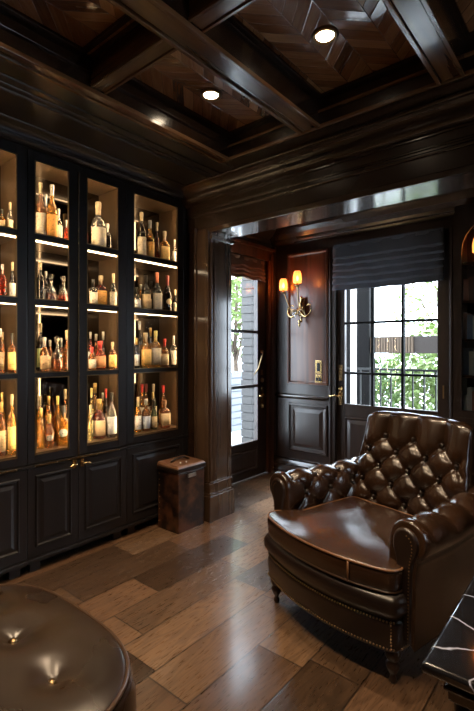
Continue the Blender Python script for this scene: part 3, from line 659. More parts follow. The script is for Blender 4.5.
# ------------------------------------------------------------------ bottles
BOTTLES = [
 (1, -2.985, 1.286, 0.213, 0.019, 'slim', 'clear', 'white', 'cream', 'clear slim bottle with a cream cap and white label, top shelf, leftmost glass door'),
 (1, -2.985, 1.236, 0.156, 0.018, 'square', 'amber', 'tan', 'dark', 'short amber bottle with a tan label, top shelf, leftmost glass door'),
 (2, -2.994, 1.243, 0.230, 0.025, 'square', 'red', 'none', 'silver', 'square red bottle with a silver stopper, second shelf, leftmost glass door'),
 (2, -2.976, 1.297, 0.251, 0.019, 'slim', 'dark', 'silver', 'cream', 'slim dark bottle with a silver label, second shelf, leftmost glass door'),
 (3, -3.001, 1.231, 0.289, 0.028, 'tall', 'brown', 'tan', 'silver', 'tall brown bottle with a tan banded label, third shelf, leftmost glass door'),
 (3, -2.969, 1.291, 0.259, 0.025, 'square', 'brown', 'gold', 'dark', 'brown square bottle with a gold label, third shelf, leftmost glass door'),
 (4, -3.000, 1.238, 0.342, 0.031, 'tall', 'brown', 'cream', 'gold', 'brown bottle with a wide cream label, lowest shelf, leftmost glass door'),
 (4, -2.970, 1.291, 0.389, 0.025, 'tall', 'amber', 'gold', 'cream', 'tall amber bottle with a cream neck, lowest shelf, leftmost glass door'),
 (1, -2.991, 1.492, 0.400, 0.033, 'tall', 'brown', 'white', 'cream', 'tall bottle with a big white label and dark base, top shelf, second glass door'),
 (1, -2.969, 1.562, 0.400, 0.035, 'tall', 'amber', 'orange', 'silver', 'tall glowing amber bottle with an orange label, top shelf, second glass door'),
 (1, -2.999, 1.628, 0.256, 0.022, 'square', 'clear', 'white', 'silver', 'small clear bottle with stacked white labels, top shelf, second glass door'),
 (1, -2.982, 1.676, 0.183, 0.017, 'square', 'red', 'none', 'silver', 'small red bottle, top shelf, second glass door'),
 (2, -2.985, 1.488, 0.279, 0.026, 'tall', 'dark', 'none', 'cream', 'dark bottle with a cream collar, second shelf, second glass door'),
 (2, -2.985, 1.563, 0.214, 0.038, 'decanter', 'darkred', 'none', 'glass', 'round crystal decanter of dark red spirit, second shelf, second glass door'),
 (2, -2.985, 1.656, 0.212, 0.038, 'decanter', 'red', 'none', 'glass', 'round crystal decanter of bright red spirit, second shelf, second glass door'),
 (3, -3.120, 1.556, 0.342, 0.026, 'tall', 'dark', 'green', 'cream', 'tall bottle with a green and cream neck, third shelf, second glass door'),
 (3, -2.985, 1.517, 0.238, 0.030, 'round', 'brown', 'tan', 'silver', 'round brown bottle with pale bands, third shelf, second glass door'),
 (3, -2.985, 1.607, 0.255, 0.041, 'decanter', 'copper', 'none', 'glass', 'wide copper coloured decanter, third shelf, second glass door'),
 (3, -2.985, 1.679, 0.292, 0.021, 'slim', 'brown', 'none', 'cream', 'slim brown bottle with a cream cap, third shelf, second glass door'),
 (4, -3.120, 1.552, 0.347, 0.024, 'tall', 'amber', 'none', 'cream', 'amber bottle with a cream cap, at the back, lowest shelf, second glass door'),
 (4, -3.120, 1.615, 0.342, 0.028, 'tall', 'amber', 'none', 'gold', 'amber bottle with a gold cap, at the back, lowest shelf, second glass door'),
 (4, -3.127, 1.689, 0.336, 0.025, 'tall', 'amber', 'none', 'yellow', 'amber bottle with a yellow cap, at the back, lowest shelf, second glass door'),
 (4, -3.113, 1.741, 0.384, 0.025, 'tall', 'copper', 'none', 'cream', 'copper toned bottle with a tall cream cap, at the back, lowest shelf, second glass door'),
 (4, -2.986, 1.492, 0.278, 0.020, 'slim', 'amber', 'none', 'gold', 'slim amber bottle with a gold cap, lowest shelf, second glass door'),
 (4, -2.984, 1.549, 0.231, 0.033, 'round', 'brown', 'grey', 'gold', 'round shouldered brown bottle with a grey badge, lowest shelf, second glass door'),
 (4, -2.985, 1.652, 0.277, 0.048, 'square', 'amber', 'badge', 'dark', 'large square amber bottle with a silver badge, lowest shelf, second glass door'),
 (1, -3.022, 1.847, 0.216, 0.022, 'square', 'amber', 'red', 'dark', 'small amber bottle with a red label, top shelf, third glass door'),
 (1, -2.980, 1.935, 0.377, 0.055, 'round', 'clear', 'white', 'cream', 'large clear bottle with a white label, top shelf, third glass door'),
 (1, -3.023, 2.043, 0.245, 0.038, 'square', 'dark', 'none', 'silver', 'squat black bottle with a silver stopper, top shelf, third glass door'),
 (2, -2.985, 1.893, 0.212, 0.031, 'square', 'clear', 'white', 'dark', 'clear square bottle with a tall white label, second shelf, third glass door'),
 (2, -3.018, 1.982, 0.255, 0.044, 'square', 'darkred', 'orange', 'cream', 'square bottle with an orange label and cream cap, second shelf, third glass door'),
 (2, -2.955, 2.051, 0.274, 0.030, 'round', 'dark', 'white', 'cream', 'dark bottle with a white collar label, second shelf, third glass door'),
 (3, -3.120, 1.956, 0.292, 0.024, 'tall', 'red', 'silver', 'silver', 'red bottle with a silver cap, at the back, third shelf, third glass door'),
 (3, -3.138, 2.017, 0.278, 0.027, 'tall', 'brown', 'none', 'silver', 'brown bottle with a silver cap, at the back, third shelf, third glass door'),
 (3, -3.102, 2.058, 0.298, 0.023, 'slim', 'dark', 'none', 'silver', 'slim dark bottle with a silver cap, at the back, third shelf, third glass door'),
 (3, -2.985, 1.884, 0.173, 0.029, 'round', 'brown', 'white', 'red', 'brown bottle with a white round label, third shelf, third glass door'),
 (3, -3.003, 1.964, 0.219, 0.044, 'round', 'red', 'copper', 'red', 'broad bottle with a copper label and red neck, third shelf, third glass door'),
 (3, -2.967, 2.051, 0.213, 0.030, 'square', 'brown', 'gold', 'cream', 'square brown bottle with a bright gold label, third shelf, third glass door'),
 (4, -3.120, 1.965, 0.377, 0.023, 'tall', 'yellow', 'cream', 'yellow', 'tall pale yellow bottle, at the back, lowest shelf, third glass door'),
 (4, -3.160, 2.022, 0.411, 0.035, 'tall', 'amber', 'gold', 'gold', 'tall amber bottle with a gold cap, at the back, lowest shelf, third glass door'),
 (4, -3.057, 2.053, 0.370, 0.024, 'tall', 'dark', 'white', 'red', 'dark bottle with a bright red cap, at the back, lowest shelf, third glass door'),
 (4, -2.985, 1.871, 0.263, 0.022, 'slim', 'yellow', 'none', 'cream', 'slim pale yellow bottle, lowest shelf, third glass door'),
 (4, -3.004, 1.956, 0.300, 0.051, 'round', 'darkred', 'cream', 'gold', 'round dark bottle with a large cream label, lowest shelf, third glass door'),
 (4, -2.966, 2.043, 0.346, 0.038, 'tall', 'clear', 'silver', 'dark', 'clear bottle with a long silver label and black cap, lowest shelf, third glass door'),
 (1, -2.985, 2.347, 0.400, 0.038, 'tall', 'dark', 'white', 'cream', 'tall dark bottle with a white label and white neck, top shelf, rightmost glass door'),
 (1, -2.985, 2.436, 0.351, 0.035, 'tall', 'amber', 'orange', 'silver', 'amber bottle with an orange label and silver neck, top shelf, rightmost glass door'),
 (1, -3.120, 2.626, 0.400, 0.030, 'tall', 'darkred', 'none', 'cream', 'dark red bottle with a cream neck, top shelf, rightmost glass door'),
 (1, -2.985, 2.597, 0.291, 0.042, 'square', 'amber', 'gold', 'cream', 'square amber bottle with a gold label and cream cap, top shelf, rightmost glass door'),
 (1, -2.955, 2.685, 0.232, 0.026, 'square', 'clear', 'silver', 'silver', 'small clear bottle with a silver label, top shelf, rightmost glass door'),
 (2, -2.985, 2.296, 0.195, 0.032, 'round', 'clear', 'silver', 'dark', 'clear ribbed bottle with a dark cap, second shelf, rightmost glass door'),
 (2, -2.985, 2.394, 0.306, 0.038, 'tall', 'dark', 'cream', 'dark', 'dark bottle with a square cream label, second shelf, rightmost glass door'),
 (2, -2.985, 2.512, 0.347, 0.043, 'round', 'dark', 'white', 'copper', 'dark bottle with a white label and copper neck, second shelf, rightmost glass door'),
 (2, -2.991, 2.635, 0.337, 0.042, 'round', 'dark', 'medal', 'darkred', 'black bottle with a round cream medallion, second shelf, rightmost glass door'),
 (2, -2.949, 2.689, 0.214, 0.022, 'slim', 'dark', 'white', 'cream', 'slim dark bottle with a white label, second shelf, rightmost glass door'),
 (3, -3.120, 2.431, 0.400, 0.029, 'tall', 'dark', 'none', 'white', 'dark bottle with a tall white neck wrapper, at the back, third shelf, rightmost glass door'),
 (3, -3.120, 2.552, 0.347, 0.023, 'slim', 'dark', 'green', 'gold', 'slim dark bottle with a yellow neck, at the back, third shelf, rightmost glass door'),
 (3, -2.985, 2.296, 0.250, 0.024, 'slim', 'blue', 'silver', 'gold', 'slim dark blue bottle with a gold cap, third shelf, rightmost glass door'),
 (3, -2.985, 2.388, 0.294, 0.046, 'square', 'amber', 'gold', 'cream', 'square amber bottle with a large gold label, third shelf, rightmost glass door'),
 (3, -2.988, 2.500, 0.315, 0.041, 'square', 'amber', 'white', 'yellow', 'square amber bottle with a white label and yellow cap, third shelf, rightmost glass door'),
 (3, -2.984, 2.597, 0.249, 0.036, 'round', 'brown', 'cream', 'red', 'brown bottle with a cream label and red cap, third shelf, rightmost glass door'),
 (3, -2.953, 2.673, 0.277, 0.028, 'square', 'clear', 'white', 'silver', 'pale bottle with a full length white label, third shelf, rightmost glass door'),
 (4, -3.119, 2.458, 0.379, 0.029, 'tall', 'amber', 'white', 'red', 'amber bottle with a dull red cap, at the back, lowest shelf, rightmost glass door'),
 (4, -3.139, 2.519, 0.376, 0.030, 'tall', 'amber', 'white', 'maroon', 'amber bottle with a maroon cap, at the back, lowest shelf, rightmost glass door'),
 (4, -3.133, 2.595, 0.372, 0.030, 'tall', 'green', 'cream', 'cream', 'green bottle with a cream cap, at the back, lowest shelf, rightmost glass door'),
 (4, -3.090, 2.673, 0.358, 0.033, 'tall', 'copper', 'none', 'red', 'copper coloured bottle with a bright red cap, at the back, lowest shelf, rightmost glass door'),
 (4, -2.985, 2.311, 0.287, 0.028, 'round', 'amber', 'silver', 'cream', 'amber bottle with a silver label, lowest shelf, rightmost glass door'),
 (4, -2.985, 2.394, 0.264, 0.036, 'tall', 'brown', 'blue', 'silver', 'bottle with a blue grey label, lowest shelf, rightmost glass door'),
 (4, -2.985, 2.479, 0.248, 0.027, 'slim', 'green', 'cream', 'dark', 'slim dark green bottle with a cream label, lowest shelf, rightmost glass door'),
 (3, -3.120, 1.626, 0.222, 0.024, 'tall', 'brown', 'tan', 'silver', 'brown bottle with a silver cap behind the wide decanter, third shelf, second glass door'),
 (3, -3.120, 1.711, 0.239, 0.025, 'round', 'copper', 'none', 'silver', 'copper toned bottle with a silver cap at the back, third shelf, second glass door'),
 (2, -3.120, 2.447, 0.249, 0.025, 'tall', 'amber', 'none', 'silver', 'amber bottle with a silver cap at the back, second shelf, rightmost glass door'),
 (2, -3.120, 2.558, 0.288, 0.026, 'slim', 'brown', 'cream', 'dark', 'slim brown bottle with a dark cap at the back, second shelf, rightmost glass door'),
 (4, -3.108, 2.058, 0.335, 0.023, 'tall', 'amber', 'none', 'silver', 'amber bottle with a silver cap at the back, lowest shelf, third glass door'),
 (4, -3.090, 2.554, 0.303, 0.025, 'tall', 'brown', 'gold', 'gold', 'brown bottle with a gold label at the back, lowest shelf, rightmost glass door'),
 (2, -3.120, 1.596, 0.247, 0.021, 'tall', 'dark', 'silver', 'silver', 'dark bottle with a silver label at the back, second shelf, second glass door'),
 (3, -3.120, 1.297, 0.270, 0.019, 'tall', 'brown', 'none', 'cream', 'brown bottle with a cream cap at the back, third shelf, leftmost glass door'),
 (4, -3.120, 1.293, 0.392, 0.023, 'tall', 'amber', 'none', 'gold', 'amber bottle with a gold cap at the back, lowest shelf, leftmost glass door'),
 (1, -3.120, 1.596, 0.378, 0.021, 'slim', 'brown', 'none', 'silver', 'slim brown bottle with a silver cap at the back, top shelf, second glass door'),
 (4, -2.985, 2.597, 0.238, 0.046, 'square', 'copper', 'cream', 'brown', 'square copper toned bottle with a square cream label, lowest shelf, rightmost glass door'),
]

def prof(tp, h, r):
    if tp == 'tall': p = [(0, 0), (.92, 0), (1, .015), (1, .52), (.95, .58), (.70, .66), (.42, .71), (.34, .76), (.32, .90)]; bt = .52; top = .90
    elif tp == 'slim': p = [(0, 0), (.92, 0), (1, .02), (1, .50), (.85, .58), (.55, .68), (.40, .76), (.38, .88)]; bt = .50; top = .88
    elif tp == 'round': p = [(0, 0), (.88, 0), (1, .04), (1.02, .30), (1, .50), (.86, .60), (.56, .67), (.34, .72), (.31, .86)]; bt = .52; top = .86
    elif tp == 'square': p = [(0, 0), (.95, 0), (1, .02), (1, .58), (.93, .64), (.60, .69), (.36, .72), (.34, .84)]; bt = .58; top = .84
    else: p = [(0, 0), (.70, 0), (.95, .08), (1, .20), (.98, .34), (.80, .48), (.48, .56), (.28, .60), (.26, .72), (.34, .75)]; bt = .34; top = .75
    return [(a * r, z * h) for a, z in p], bt, top
random.seed(3)
for row, x, y, h, r, tp, liq, lab, cap, words in BOTTLES:
    z = SHZ[row]; e = 5.0 if tp == 'square' else 2.0; n = 20
    rot = random.uniform(-.1, .1) - .35
    nm = 'decanter' if tp == 'decanter' else 'bottle'
    if e > 2: r = r * .92
    b_ = thing(nm, words, nm, (x, y, z), rot, 'bottles in the glass cabinets')
    p, bt, top = prof(tp, h, r)
    cut = h * (bt + .10 if liq != 'clear' else bt * .6)
    k = max(i for i, q in enumerate(p) if q[1] <= cut)
    lo = p[:k + 1]; hi = p[k:]
    w = MB(); w.grid([], False) if 0 else None
    rows_lo = MB().lathe(lo + [(lo[-1][0], lo[-1][1] + .0005)], n=n, e=e)
    w.lathe(lo, n=n, e=e, mi=0); w.lathe(hi, n=n, e=e, mi=1)
    w.f = [f for f in w.f]; build('glass_body', w, ['liq_' + liq, 'clearglass'] if liq == 'clear' or tp == 'decanter' else ['liq_' + liq, 'liq_' + liq], b_)
    tz = top * h; rr = p[-1][0]
    if tp == 'decanter':
        w = MB().lathe([(0, 0), (rr * .7, 0), (rr * .7, .012), (rr * 1.2, .02), (rr * 1.7, .02 + h * .09), (rr * 1.2, h * .20), (0, h * .23)], (0, 0, tz), 10, smooth=False)
        build('stopper', w, 'clearglass', b_)
    else:
        ch = h - tz
        w = MB().lathe([(0, -ch * .9), (rr * 1.12, -ch * .9), (rr * 1.15, ch * .1), (rr * 1.3, ch * .15), (rr * 1.3, ch * .9), (rr * 1.15, ch), (0, ch)], (0, 0, tz), 14)
        build('cap', w, 'cap_' + cap, b_)
    if lab != 'none':
        zl0, zl1 = h * (.08 if lab not in ('medal', 'badge', 'grey') else .14), h * (bt - .05)
        w = MB(); d = .0012; A = 1.25
        if lab in ('medal', 'badge', 'grey'):
            rad = min(r * .62, (zl1 - zl0) / 2); zc = (zl0 + zl1) / 2; K = 16
            bx = (r if tp == 'square' else r * .99) + .0006
            rows = []
            for q in (0, .5, 1):
                rows.append([(math.sqrt(max(bx * bx - (0 if tp == 'square' else (rad * q * math.cos(2 * PI * k / K)) ** 2), 0)) + .002 - .001 * q, rad * q * math.cos(2 * PI * k / K), zc + rad * q * math.sin(2 * PI * k / K)) for k in range(K)])
            w.grid(rows, True)
        else:
            rows = []
            for zz in (zl0, zl1):
                row_ = []
                for k in range(13):
                    a = -A + 2 * A * k / 12; ca, sa = math.cos(a), math.sin(a)
                    q = 1 / (abs(ca) ** e + abs(sa) ** e) ** (1 / e)
                    row_.append(((r * 1.015 * q + d) * ca, (r * 1.015 * q + d) * sa, zz))
                rows.append(row_)
            w.grid(rows, False)
        o = build('label', w, 'lab_' + lab, b_)
        sm = o.modifiers.new('thickness', 'SOLIDIFY'); sm.thickness = .0006

# ------------------------------------------------------------------ leather trunk by the column
tx0, tx1, ty0, ty1, th = -2.845, -2.600, 2.40, 2.70, .53
tr = thing('storage_trunk', 'tall mottled brown leather box on the floor against the column', 'trunk', ((tx0 + tx1) / 2, (ty0 + ty1) / 2, 0))
w = MB(); rows = []
for z, g in ((0, 0), (.01, .003), (.25, .004), (th - .06, .010)):
    rows.append([(tx0 - g * .3, ty0 + g, z), (tx1 - g * .2, ty0 + g, z), (tx1 - g * .2, ty1, z), (tx0 - g * .3, ty1, z)])
w.grid(rows, True, False, True, True); build('body', w, 'trunkleather', tr, world=True, bevel=.006)
w = MB(); w.grid([[(tx0 - .006, ty0 - .002, th - .055), (tx1 + .006, ty0 - .002, th - .055), (tx1 + .006, ty1 + .004, th - .055), (tx0 - .006, ty1 + .004, th - .055)],
                  [(tx0 - .006, ty0 - .002, th - .01), (tx1 + .006, ty0 - .002, th - .015), (tx1 + .006, ty1 + .004, th - .015), (tx0 - .006, ty1 + .004, th - .01)],
                  [(tx0, ty0 + .008, th + .008), (tx1 - .01, ty0 + .008, th), (tx1 - .01, ty1 - .006, th), (tx0, ty1 - .006, th + .008)]], True, False, True, True)
build('lid', w, 'trunktop', tr, world=True, bevel=.005)
build('lid_band', MB().box(tx1 + .004, tx1 + .012, ty0 - .004, ty1 + .006, th - .052, th - .016).box(tx0, tx1 + .012, ty0 - .010, ty0 - .001, th - .052, th - .022), 'leatherdark', tr, world=True, bevel=.003)
build('name_plate', MB().box(tx1 + .000, tx1 + .008, ty0 + .105, ty0 + .195, th - .105, th - .077), 'steel', tr, world=True, bevel=.002)
w = MB().tube([(-2.74, ty0 + .05, th + .003), (-2.735, ty0 + .10, th + .028), (-2.73, ty0 + .19, th + .028), (-2.725, ty0 + .24, th + .003)], .009)
build('strap_handle', w, 'leatherdark', tr, world=True)
for yy in (ty0 + .085, ty0 + .15): build('stud', MB().ball((-2.665, yy, th + .004), .009), 'steel', tr, world=True)
for k in range(9): build('nailhead', MB().ball((tx0 + .022, ty0 + .001, .06 + k * .048), .005, 8, 4), 'brassdark', tr, world=True)

# ------------------------------------------------------------------ tufting
def tuft_h(a, b):
    p, q = (a + b) / 2, (a - b) / 2
    return (abs(math.sin(PI * p)) * abs(math.sin(PI * q))) ** .42
def tuft_dip(a, b, s=.22):
    best = 9
    for ia in (math.floor(a), math.floor(a) + 1):
        for ib in (math.floor(b), math.floor(b) + 1):
            if (ia + ib) % 2 == 0: best = min(best, (a - ia) ** 2 + (b - ib) ** 2)
    return math.exp(-best / (s * s))
def smooth(x, a, b):
    if a == b: return float(x > a)
    f = min(max((x - a) / (b - a), 0), 1); return f * f * (3 - 2 * f)
def displaced(fn, us, vs, disp):
    rows = []; e = 1e-3
    for v in vs:
        row = []
        for u in us:
            p = Vector(fn(u, v)); d = disp(u, v)
            if d:
                du = Vector(fn(u + e, v)) - Vector(fn(u - e, v)); dv = Vector(fn(u, v + e)) - Vector(fn(u, v - e))
                nn = du.cross(dv)
                if nn.length > 1e-12: p += nn.normalized() * d
            row.append(p)
        rows.append(row)
    return rows
def polyfn(pts):
    Ls = [0]
    for a, b in zip(pts, pts[1:]): Ls.append(Ls[-1] + math.dist(a, b))
    T = Ls[-1]
    def f(s):
        s = min(max(s, 0), T)
        for i in range(len(pts) - 1):
            if s <= Ls[i + 1] or i == len(pts) - 2:
                k = (s - Ls[i]) / max(Ls[i + 1] - Ls[i], 1e-9)
                return tuple(pa + (pb - pa) * k for pa, pb in zip(pts[i], pts[i + 1]))
    return f, T, Ls
def smoothpath(pts, it=2):
    for _ in range(it):
        q = [pts[0]]
        for a, b in zip(pts, pts[1:]):
            q.append(tuple(x * .75 + y * .25 for x, y in zip(a, b))); q.append(tuple(x * .25 + y * .75 for x, y in zip(a, b)))
        q.append(pts[-1]); pts = q
    return pts

# ------------------------------------------------------------------ armchair
CR = math.radians(-14.3)
ch = thing('armchair', 'tufted brown leather club armchair with nailhead trim and turned legs', 'armchair', (-1.098, 2.03, 0), CR)
def bow(x, hw, d, y0, p=2): return y0 - d * (1 - min(abs(x) / hw, 1) ** p)
# upholstered base: plan loops
def base_loop(off, hw=.425, n=36):
    pts = []
    for k in range(n + 1):
        x = -hw + 2 * hw * k / n; pts.append((x * (1 + off / hw), bow(x, hw, .085, -.035) - off))
    c = .03
    pts[0] = (pts[0][0] + .006, pts[0][1] + .012); pts[-1] = (pts[-1][0] - .006, pts[-1][1] + .012)
    pts += [(hw + off, .02), (hw + off, .3), (hw + off - .01, .6), (hw - .05 + off, .82 + off), (-hw + .05 - off, .82 + off), (-hw + .01 - off, .6), (-hw - off, .3), (-hw - off, .02)]
    return pts
w = MB(); rows = []
for z, off in ((.150, -.03), (.152, -.004), (.165, 0), (.26, .004), (.283, .002), (.290, -.006), (.298, .004), (.33, .020), (.37, .020), (.398, .004), (.402, -.02)):
    rows.append([(x, y, z) for x, y in base_loop(off)])
w.grid(rows, True, True, True, True)
build('seat_base', w, 'leatherdark', ch)
def nails(pts, name='nailhead_trim', r=.0048, sp=.0145):
    f, T, _ = polyfn(pts); w = MB(); k = 0
    while k * sp < T:
        w.ball(f(k * sp), r, 6, 4); k += 1
    return build(name, w, 'brassdark', ch)
lp = base_loop(.003)[0:37]
nails([(x, y, .168) for x, y in lp]); nails([(x, y, .284) for x, y in lp])
nails([(.405, -.042, .17), (.405, -.045, .37)]); nails([(.43, .0, .168), (.433, .3, .168), (.42, .6, .168)])
# legs
LP = [(0, 0), (.013, 0), (.017, .012), (.014, .025), (.011, .034), (.022, .052), (.030, .070), (.031, .084), (.020, .096), (.026, .104), (.034, .116), (.036, .135), (.034, .155), (0, .155)]
for x, y in ((-.385, .0), (.385, .0)): build('leg', MB().lathe(LP, (x, y, 0), 18), 'panelwood', ch)
for x, y in ((-.34, .76), (.34, .76)):
    w = MB(); rows = []
    for z, g, dy in ((0, .015, .05), (.05, .017, .03), (.10, .022, .01), (.155, .028, 0)):
        rows.append([(x - g, y - g + dy, z), (x + g, y - g + dy, z), (x + g, y + g + dy, z), (x - g, y + g + dy, z)])
    w.grid(rows, True, False, True, True); build('leg', w, 'panelwood', ch, bevel=.004)
# T-shaped seat cushion
def seat_loop(n=30):
    hw = .432; pts = []
    for k in range(n + 1):
        x = -hw + 2 * hw * k / n; pts.append((x, bow(x, hw, .095, -.045, 2.2)))
    pts += [(hw, .0), (hw - .005, .05), (hw - .03, .066), (.35, .072), (.335, .10), (.335, .3), (.33, .60), (-.33, .60), (-.335, .3), (-.335, .10), (-.35, .072), (-hw + .03, .066), (-hw + .005, .05), (-hw, .0)]
    out = []
    for i, p in enumerate(pts):
        q = pts[(i + 1) % len(pts)]; m_ = max(1, int(math.dist(p, q) / .03))
        for k in range(m_): out.append((p[0] + (q[0] - p[0]) * k / m_, p[1] + (q[1] - p[1]) * k / m_))
    for _ in range(2): out = [tuple((out[i - 1][c] + 2 * out[i][c] + out[(i + 1) % len(out)][c]) / 4 for c in (0, 1)) for i in range(len(out))]
    return out
sl = seat_loop(); cx_, cy_ = 0, .26
def sc_loop(s, z, dome=0):
    r_ = []
    for x, y in sl:
        X, Y = cx_ + (x - cx_) * s, cy_ + (y - cy_) * s
        r_.append((X, Y, z + dome + (.0025 * math.sin(X * 23 + Y * 9) * math.sin(Y * 17 - X * 5) if dome > .004 else 0)))
    return r_
w = MB(); rows = [sc_loop(.0, .405), sc_loop(.93, .405), sc_loop(.975, .408), sc_loop(.992, .42), sc_loop(1.0, .455), sc_loop(1.0, .48), sc_loop(.99, .505)]
for s in (.985, .965, .93, .88, .8, .7, .6, .5, .4, .3, .2, .1, 0.0):
    rows.append(sc_loop(s, .508, .040 * (1 - s ** 3.2)))
w.grid(rows, True); build('seat_cushion', w, 'leatherseat', ch)
fr = [p for p in sl if p[1] < .05]
fr.sort(key=lambda p: p[0])
fr = [p for p in fr]
def ring(s, z): return [(cx_ + (x - cx_) * s, cy_ + (y - cy_) * s, z) for x, y in sl]
build('piping', MB().tube(ring(.995, .507), .0055, 8, closed=True), 'piping', ch)
build('piping', MB().tube(ring(.985, .411), .005, 8, closed=True), 'pipedark', ch)
xs_ = .235; ys_ = bow(xs_, .432, .095, -.045, 2.2)
build('side_seam', MB().tube([(xs_, ys_ - .003, .415), (xs_ + .002, ys_ - .007, .455), (xs_, ys_ - .004, .505)], .004, 8), 'piping', ch)
# backrest
def mid(z): return .705 + .13 * smooth(z, .25, 1.05) * 1.0
front = [(.615, .30), (.620, .45), (.640, .62), (.685, .80), (.740, .95), (.765, 1.005)]
topc = [(.785, 1.045), (.825, 1.062), (.865, 1.045), (.885, 1.005)]
rear = [(.880, .95), (.875, .80), (.860, .60), (.845, .35), (.835, .17)]
pth = smoothpath(front + topc + rear, 2)
bf, BT, _ = polyfn(pth)
ff, FT, _ = polyfn(smoothpath(front, 2))
AX, BX = .098, .098
def bw(z): return .385 - .04 * smooth(z, .45, 1.0)
def backfn(u, s):
    y, z = bf(s); ym = .70 + .115 * smooth(z, .3, 1.0); zm = z if z < 1.0 else 1.0 + (z - 1.0) * .0
    au = min(abs(u), 1.0); tau = (1 - au ** 7) ** (1 / 3.2) if au < 1 else 0
    x = bw(z) * (1 if u > 0 else -1) * au
    return (x, ym + (y - ym) * tau - .035 * au * au, zm + (z - zm) * (.15 + .85 * tau) - .016 * au ** 3 * smooth(z, .6, 1.0))
SB = FT - .10          # path position of the last button row
def bdisp(u, s):
    if s > FT + .16: return 0
    x = u * .36; a = x / AX; edge = 1 - smooth(abs(u), .90, .995)
    b = (s - SB) / BX + 100
    if s <= SB: h = tuft_h(a, b); d = tuft_dip(a, b)
    else:
        h = abs(math.sin(PI * a / 2)) ** .84; d = tuft_dip(a, b) if s < SB + BX / 2 else 0
        h = h + (1 - h) * smooth(s, SB + .02, FT + .13) * .8
    fade = smooth(s, .0, .10)
    amp = .040 * (1 - smooth(s, FT + .05, FT + .14))
    return -(amp * (1 - h) + .016 * d) * edge * fade      # sign: into the padding
NU, NV = 150, 130
us = [math.sin(PI / 2 * (-1 + 2 * i / NU)) * .35 + (-1 + 2 * i / NU) * .65 for i in range(NU + 1)]
vs = [BT * j / NV for j in range(NV + 1)]
rws = displaced(backfn, us, vs, bdisp)
w = MB(); w.grid(rws); w.grid([[rws[0][i] for i in range(NU + 1)], [rws[-1][i] for i in range(NU + 1)]])
build('backrest', w, 'leather', ch)
def bbutton(a, b):
    x = a * AX; u = x / .36; s = SB + b * BX
    p = Vector(backfn(u, s)); p += Vector((0, .012 + .018, -.003))
    build('button', MB().ball((p.x, p.y, p.z), .013, 10, 6), 'leatherdark', ch)
for b in range(0, -6, -1):
    for a in range(-3, 4):
        if (a + b) % 2 == 0 and SB + b * BX > .17 and abs(a * AX / .36) < .93: bbutton(a, b)
